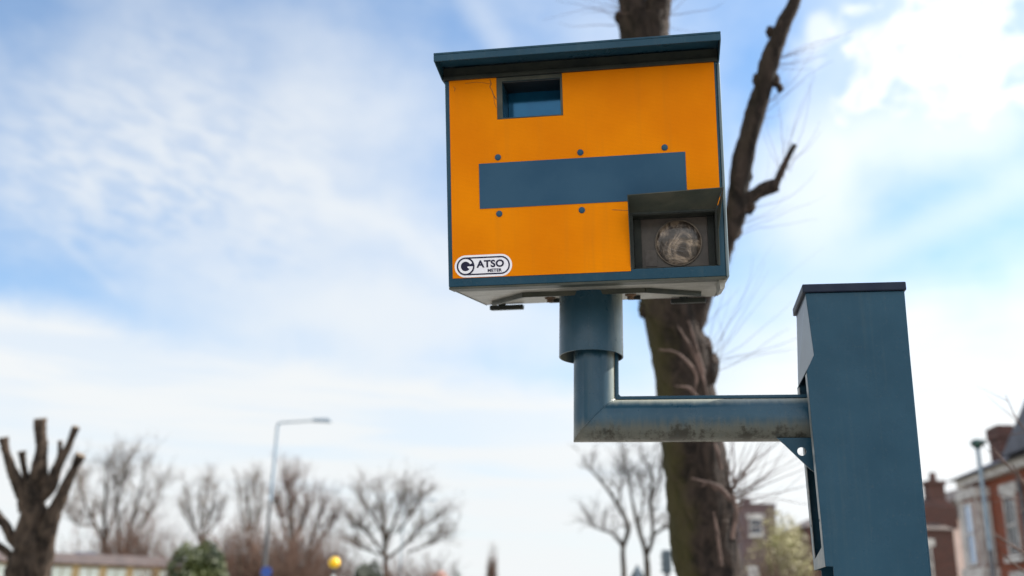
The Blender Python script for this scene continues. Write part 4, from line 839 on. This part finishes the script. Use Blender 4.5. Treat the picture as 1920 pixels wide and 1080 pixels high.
# the lower house beyond it
q0 = at(1792, 994, 37)
HA = thing('brick_house', 'low dark brick house with hipped roof and stepped chimney beside the square post', 'house', (q0.x, q0.y, 0), 0)
ze = q0.z
part('wall', M['brick_dark'], HA, [(-5.5, -.1, 0, 6, 0, ze)])
b = MB(); b.v = [(-5.6, -.10, ze + .003), (.0, -.10, ze + .003), (.0, 6.3, ze + .003), (-5.6, 6.3, ze + .003), (-3.2, 2.6, ze + 1.15), (-1.9, 2.6, ze + 1.15)]
for q in ((0, 1, 5, 4), (1, 2, 5), (2, 3, 4, 5), (3, 0, 4), (3, 2, 1, 0)): b.face(q)
ro_ = b.build('roof', M['tile'], HA)
c = at(1748, 897, 38.5) - q0; cz = at(1748, 897, 38.5).z
b = MB(); b.box(c.x - .62, c.x + .62, c.y - .4, c.y + .4, ze + .1, cz - 1.15); b.hexa([(c.x - .62, c.y - .4, cz - 1.149), (c.x + .62, c.y - .4, cz - 1.149), (c.x + .62, c.y + .4, cz - 1.149), (c.x - .62, c.y + .4, cz - 1.149), (c.x - .30, c.y - .3, cz - .85), (c.x + .36, c.y - .3, cz - .85), (c.x + .36, c.y + .3, cz - .85), (c.x - .30, c.y + .3, cz - .85)])
b.box(c.x - .28, c.x + .32, c.y - .28, c.y + .28, cz - .849, cz - .25); b.box(c.x - .34, c.x + .38, c.y - .34, c.y + .34, cz - .2495, cz - .12); b.lathe([(.15, cz - .1195), (.12, cz + .22)], 10, (c.x + .02, c.y, 0)); b.build('chimney', M['brick_dark'], ro_)
window(HA, -1.9, ze - 1.9, .9, 1.3, 0, pane='pane_dark'); window(HA, -4.2, ze - 1.9, .9, 1.3, 0, pane='pane_dark')
q1 = at(1789, 950, 52)
HC = thing('rendered_house', 'pale pink rendered house end showing between the two brick houses', 'house', (q1.x, q1.y, 0), 0)
part('wall', M['render'], HC, [(-1.4, 4, 0, 7, 0, q1.z - .6)])
b = MB(); b.prism([(-1.7, -.2, q1.z - .597), (4.3, -.2, q1.z - .597), (1.3, -.2, q1.z + 1.2)], (0, 7.4, 0)); b.build('roof', M['tile'], HC)
q2 = at(1424, 944, 62)
HD_ = thing('brick_block', 'flat topped dark brown brick block seen above the budding bush', 'building', (q2.x, q2.y, 0), R(-8))
part('wall', M['brick_brown'], HD_, [(-1.2, .95, 0, 5, 0, q2.z - .12), ])
part('parapet', M['brick_brown'], HD_, [(-1.25, 1.0, -.06, 5.05, q2.z - .118, q2.z)]); part('stack', M['brick_brown'], HD_, [(-.95, -.45, .6, 1.2, q2.z + .003, q2.z + .42)])
window(HD_, -.7, q2.z - 1.9, .8, 1.0, 0, pane='pane_dark'); 
# the low white fronted row across the road
ga, gb = at(-70, 1049, 48), at(342, 1062, 52); dv = gb - ga; dv.z = 0; GL = dv.length
GR = thing('garage_row', 'long low row of white doors between yellow brick piers under a brown roof', 'garages', (ga.x, ga.y, 0), math.atan2(dv.y, dv.x))
gz_ = ga.z; npan = 8; pit = GL / npan
part('wall', M['brick_yellow'], GR, [(0, GL, .2, 6, 0, gz_ - .004)])
b = MB(); b.v = [(-.3, -.3, gz_), (GL + .2, -.3, gz_), (GL + .2, 6.3, gz_), (-.3, 6.3, gz_), (-.3, 3, gz_ + .62), (GL + .2, 3, gz_ + .62)]
for q in ((0, 1, 5, 4), (1, 2, 5), (2, 3, 4, 5), (3, 0, 4), (3, 2, 1, 0)): b.face(q)
b.build('roof', M['tile'], GR)
for k in range(npan + 1): part('pier', M['brick_yellow'], GR, [(k * pit - .17, k * pit + .17, -.06, .197, 0, gz_ - .005)])
for k in range(npan):
    for q in ((k * pit + .172, k * pit + pit * .5 - .03), (k * pit + pit * .5 + .03, (k + 1) * pit - .172)): part('garage_door', M['door_white'], GR, [(*q, .05, .198, 0, gz_ - .18)])
def small_house(label, px, top, D, w, m_roof, yaw=0, extra=None, wallm='render', rise=1.3, name='small_house'):
    p = at(px, top, D); t = thing(name, label, 'house', (p.x, p.y, 0), R(yaw)); hw_ = w / 2 / F_PX * D; z = p.z - rise
    part('wall', M[wallm], t, [(-hw_, hw_, 0, 6, 0, z - .003)])
    b = MB(); b.v = [(-hw_ - .3, -.3, z), (hw_ + .3, -.3, z), (hw_ + .3, 6.3, z), (-hw_ - .3, 6.3, z), (-hw_ * .45, 3, z + rise), (hw_ * .45, 3, z + rise)]
    for q in ((0, 1, 5, 4), (1, 2, 5), (2, 3, 4, 5), (3, 0, 4), (3, 2, 1, 0)): b.face(q)
    ro = b.build('roof', M[m_roof], t)
    if extra:
        b = MB(); x0, x1 = extra; b.hexa([(x0 * hw_, 0.0, z + .16 + .0), (x1 * hw_, 0, z + .16), (x1 * hw_, 1.6, z + .16 + rise * .5), (x0 * hw_, 1.6, z + .16 + rise * .5), (x0 * hw_, -.03, z + .22), (x1 * hw_, -.03, z + .22), (x1 * hw_, 1.57, z + .22 + rise * .5), (x0 * hw_, 1.57, z + .22 + rise * .5)]); b.build('roof_light', M['skylight'], ro)
    return t
small_house('slate roofed house with a blue roof light behind the white doors', 130, 1030, 56, 84, 'slate', 6, (-.1, .5))
small_house('slate roofed house half hidden under the fan shaped tree', 222, 1039, 58, 80, 'slate', -5)
small_house('low red roofed house at the end of the white door row', 318, 1062, 56, 58, 'tile_red', 4, rise=.7)
small_house('small pink roofed house right of the round crowned tree', 822, 1068, 90, 24, 'tile_pink', 0, rise=.8)
small_house('slate roofed house peeping out left behind the pollard trunk', 2, 1024, 57, 60, 'slate', 0, wallm='brick_dark')
bush('evergreen_bush', 'tiny dark green conifer bush right of the pink roofed house', 'bush', 856, 88, 1064, 9, 'leaf_dark', 900, 9, .1)

# young tree outside the right edge, its twigs hang into the frame
yb = ground_at(2010, 1000, 6.0)
t = thing('young_tree', 'young bare tree at the right edge sending pink brown twigs across the house', 'tree', yb)
rg = random.Random(77); tk, tw = MB(), MB()
top_ = at(2020, 640, 6.0) - yb
p_, r_ = smooth_path([Vector((0, 0, 0)), Vector((.02, .02, top_.z * .5)), top_], [.055, .045, .02], 6); tk.tube(p_, r_, 10, rough=.1)
for lst in ([(2030, 960, 6), (1960, 945, 5), (1915, 900, 4), (1885, 868, 3), (1860, 838, 2)], [(2030, 990, 6), (1960, 960, 5), (1920, 905, 4), (1898, 870, 2)], [(2025, 1080, 6), (1950, 1052, 4.5), (1905, 1028, 4), (1862, 1000, 2)], [(2025, 1090, 5), (1960, 1070, 4), (1915, 1036, 3), (1880, 1012, 2)], [(2020, 1130, 6), (1950, 1095, 4), (1915, 1068, 3), (1880, 1040, 2)],
            [(2020, 880, 4), (1960, 850, 3), (1910, 790, 2), (1885, 740, 1)], [(2020, 1020, 4), (1970, 960, 3), (1925, 935, 2), (1890, 938, 1.5)]):
    pp, rr = px_path(lst, 6.0, yb); p_, r_ = smooth_path(pp, [q * .55 for q in rr], 6); tw.tube(p_, r_, 6)
    for k in range(5):
        j = rg.randint(6, len(p_) - 3); shoot(tw, p_[j], Vector((-.6, rg.uniform(-.4, .4), rg.uniform(-.2, .9))), rg.uniform(.1, .3), .0025, 5, 3, .2, rng=rg)
tk.build('trunk', M['bark2'], t, smooth=60); tw.build('shoots', M['shoot'], t, smooth=60)
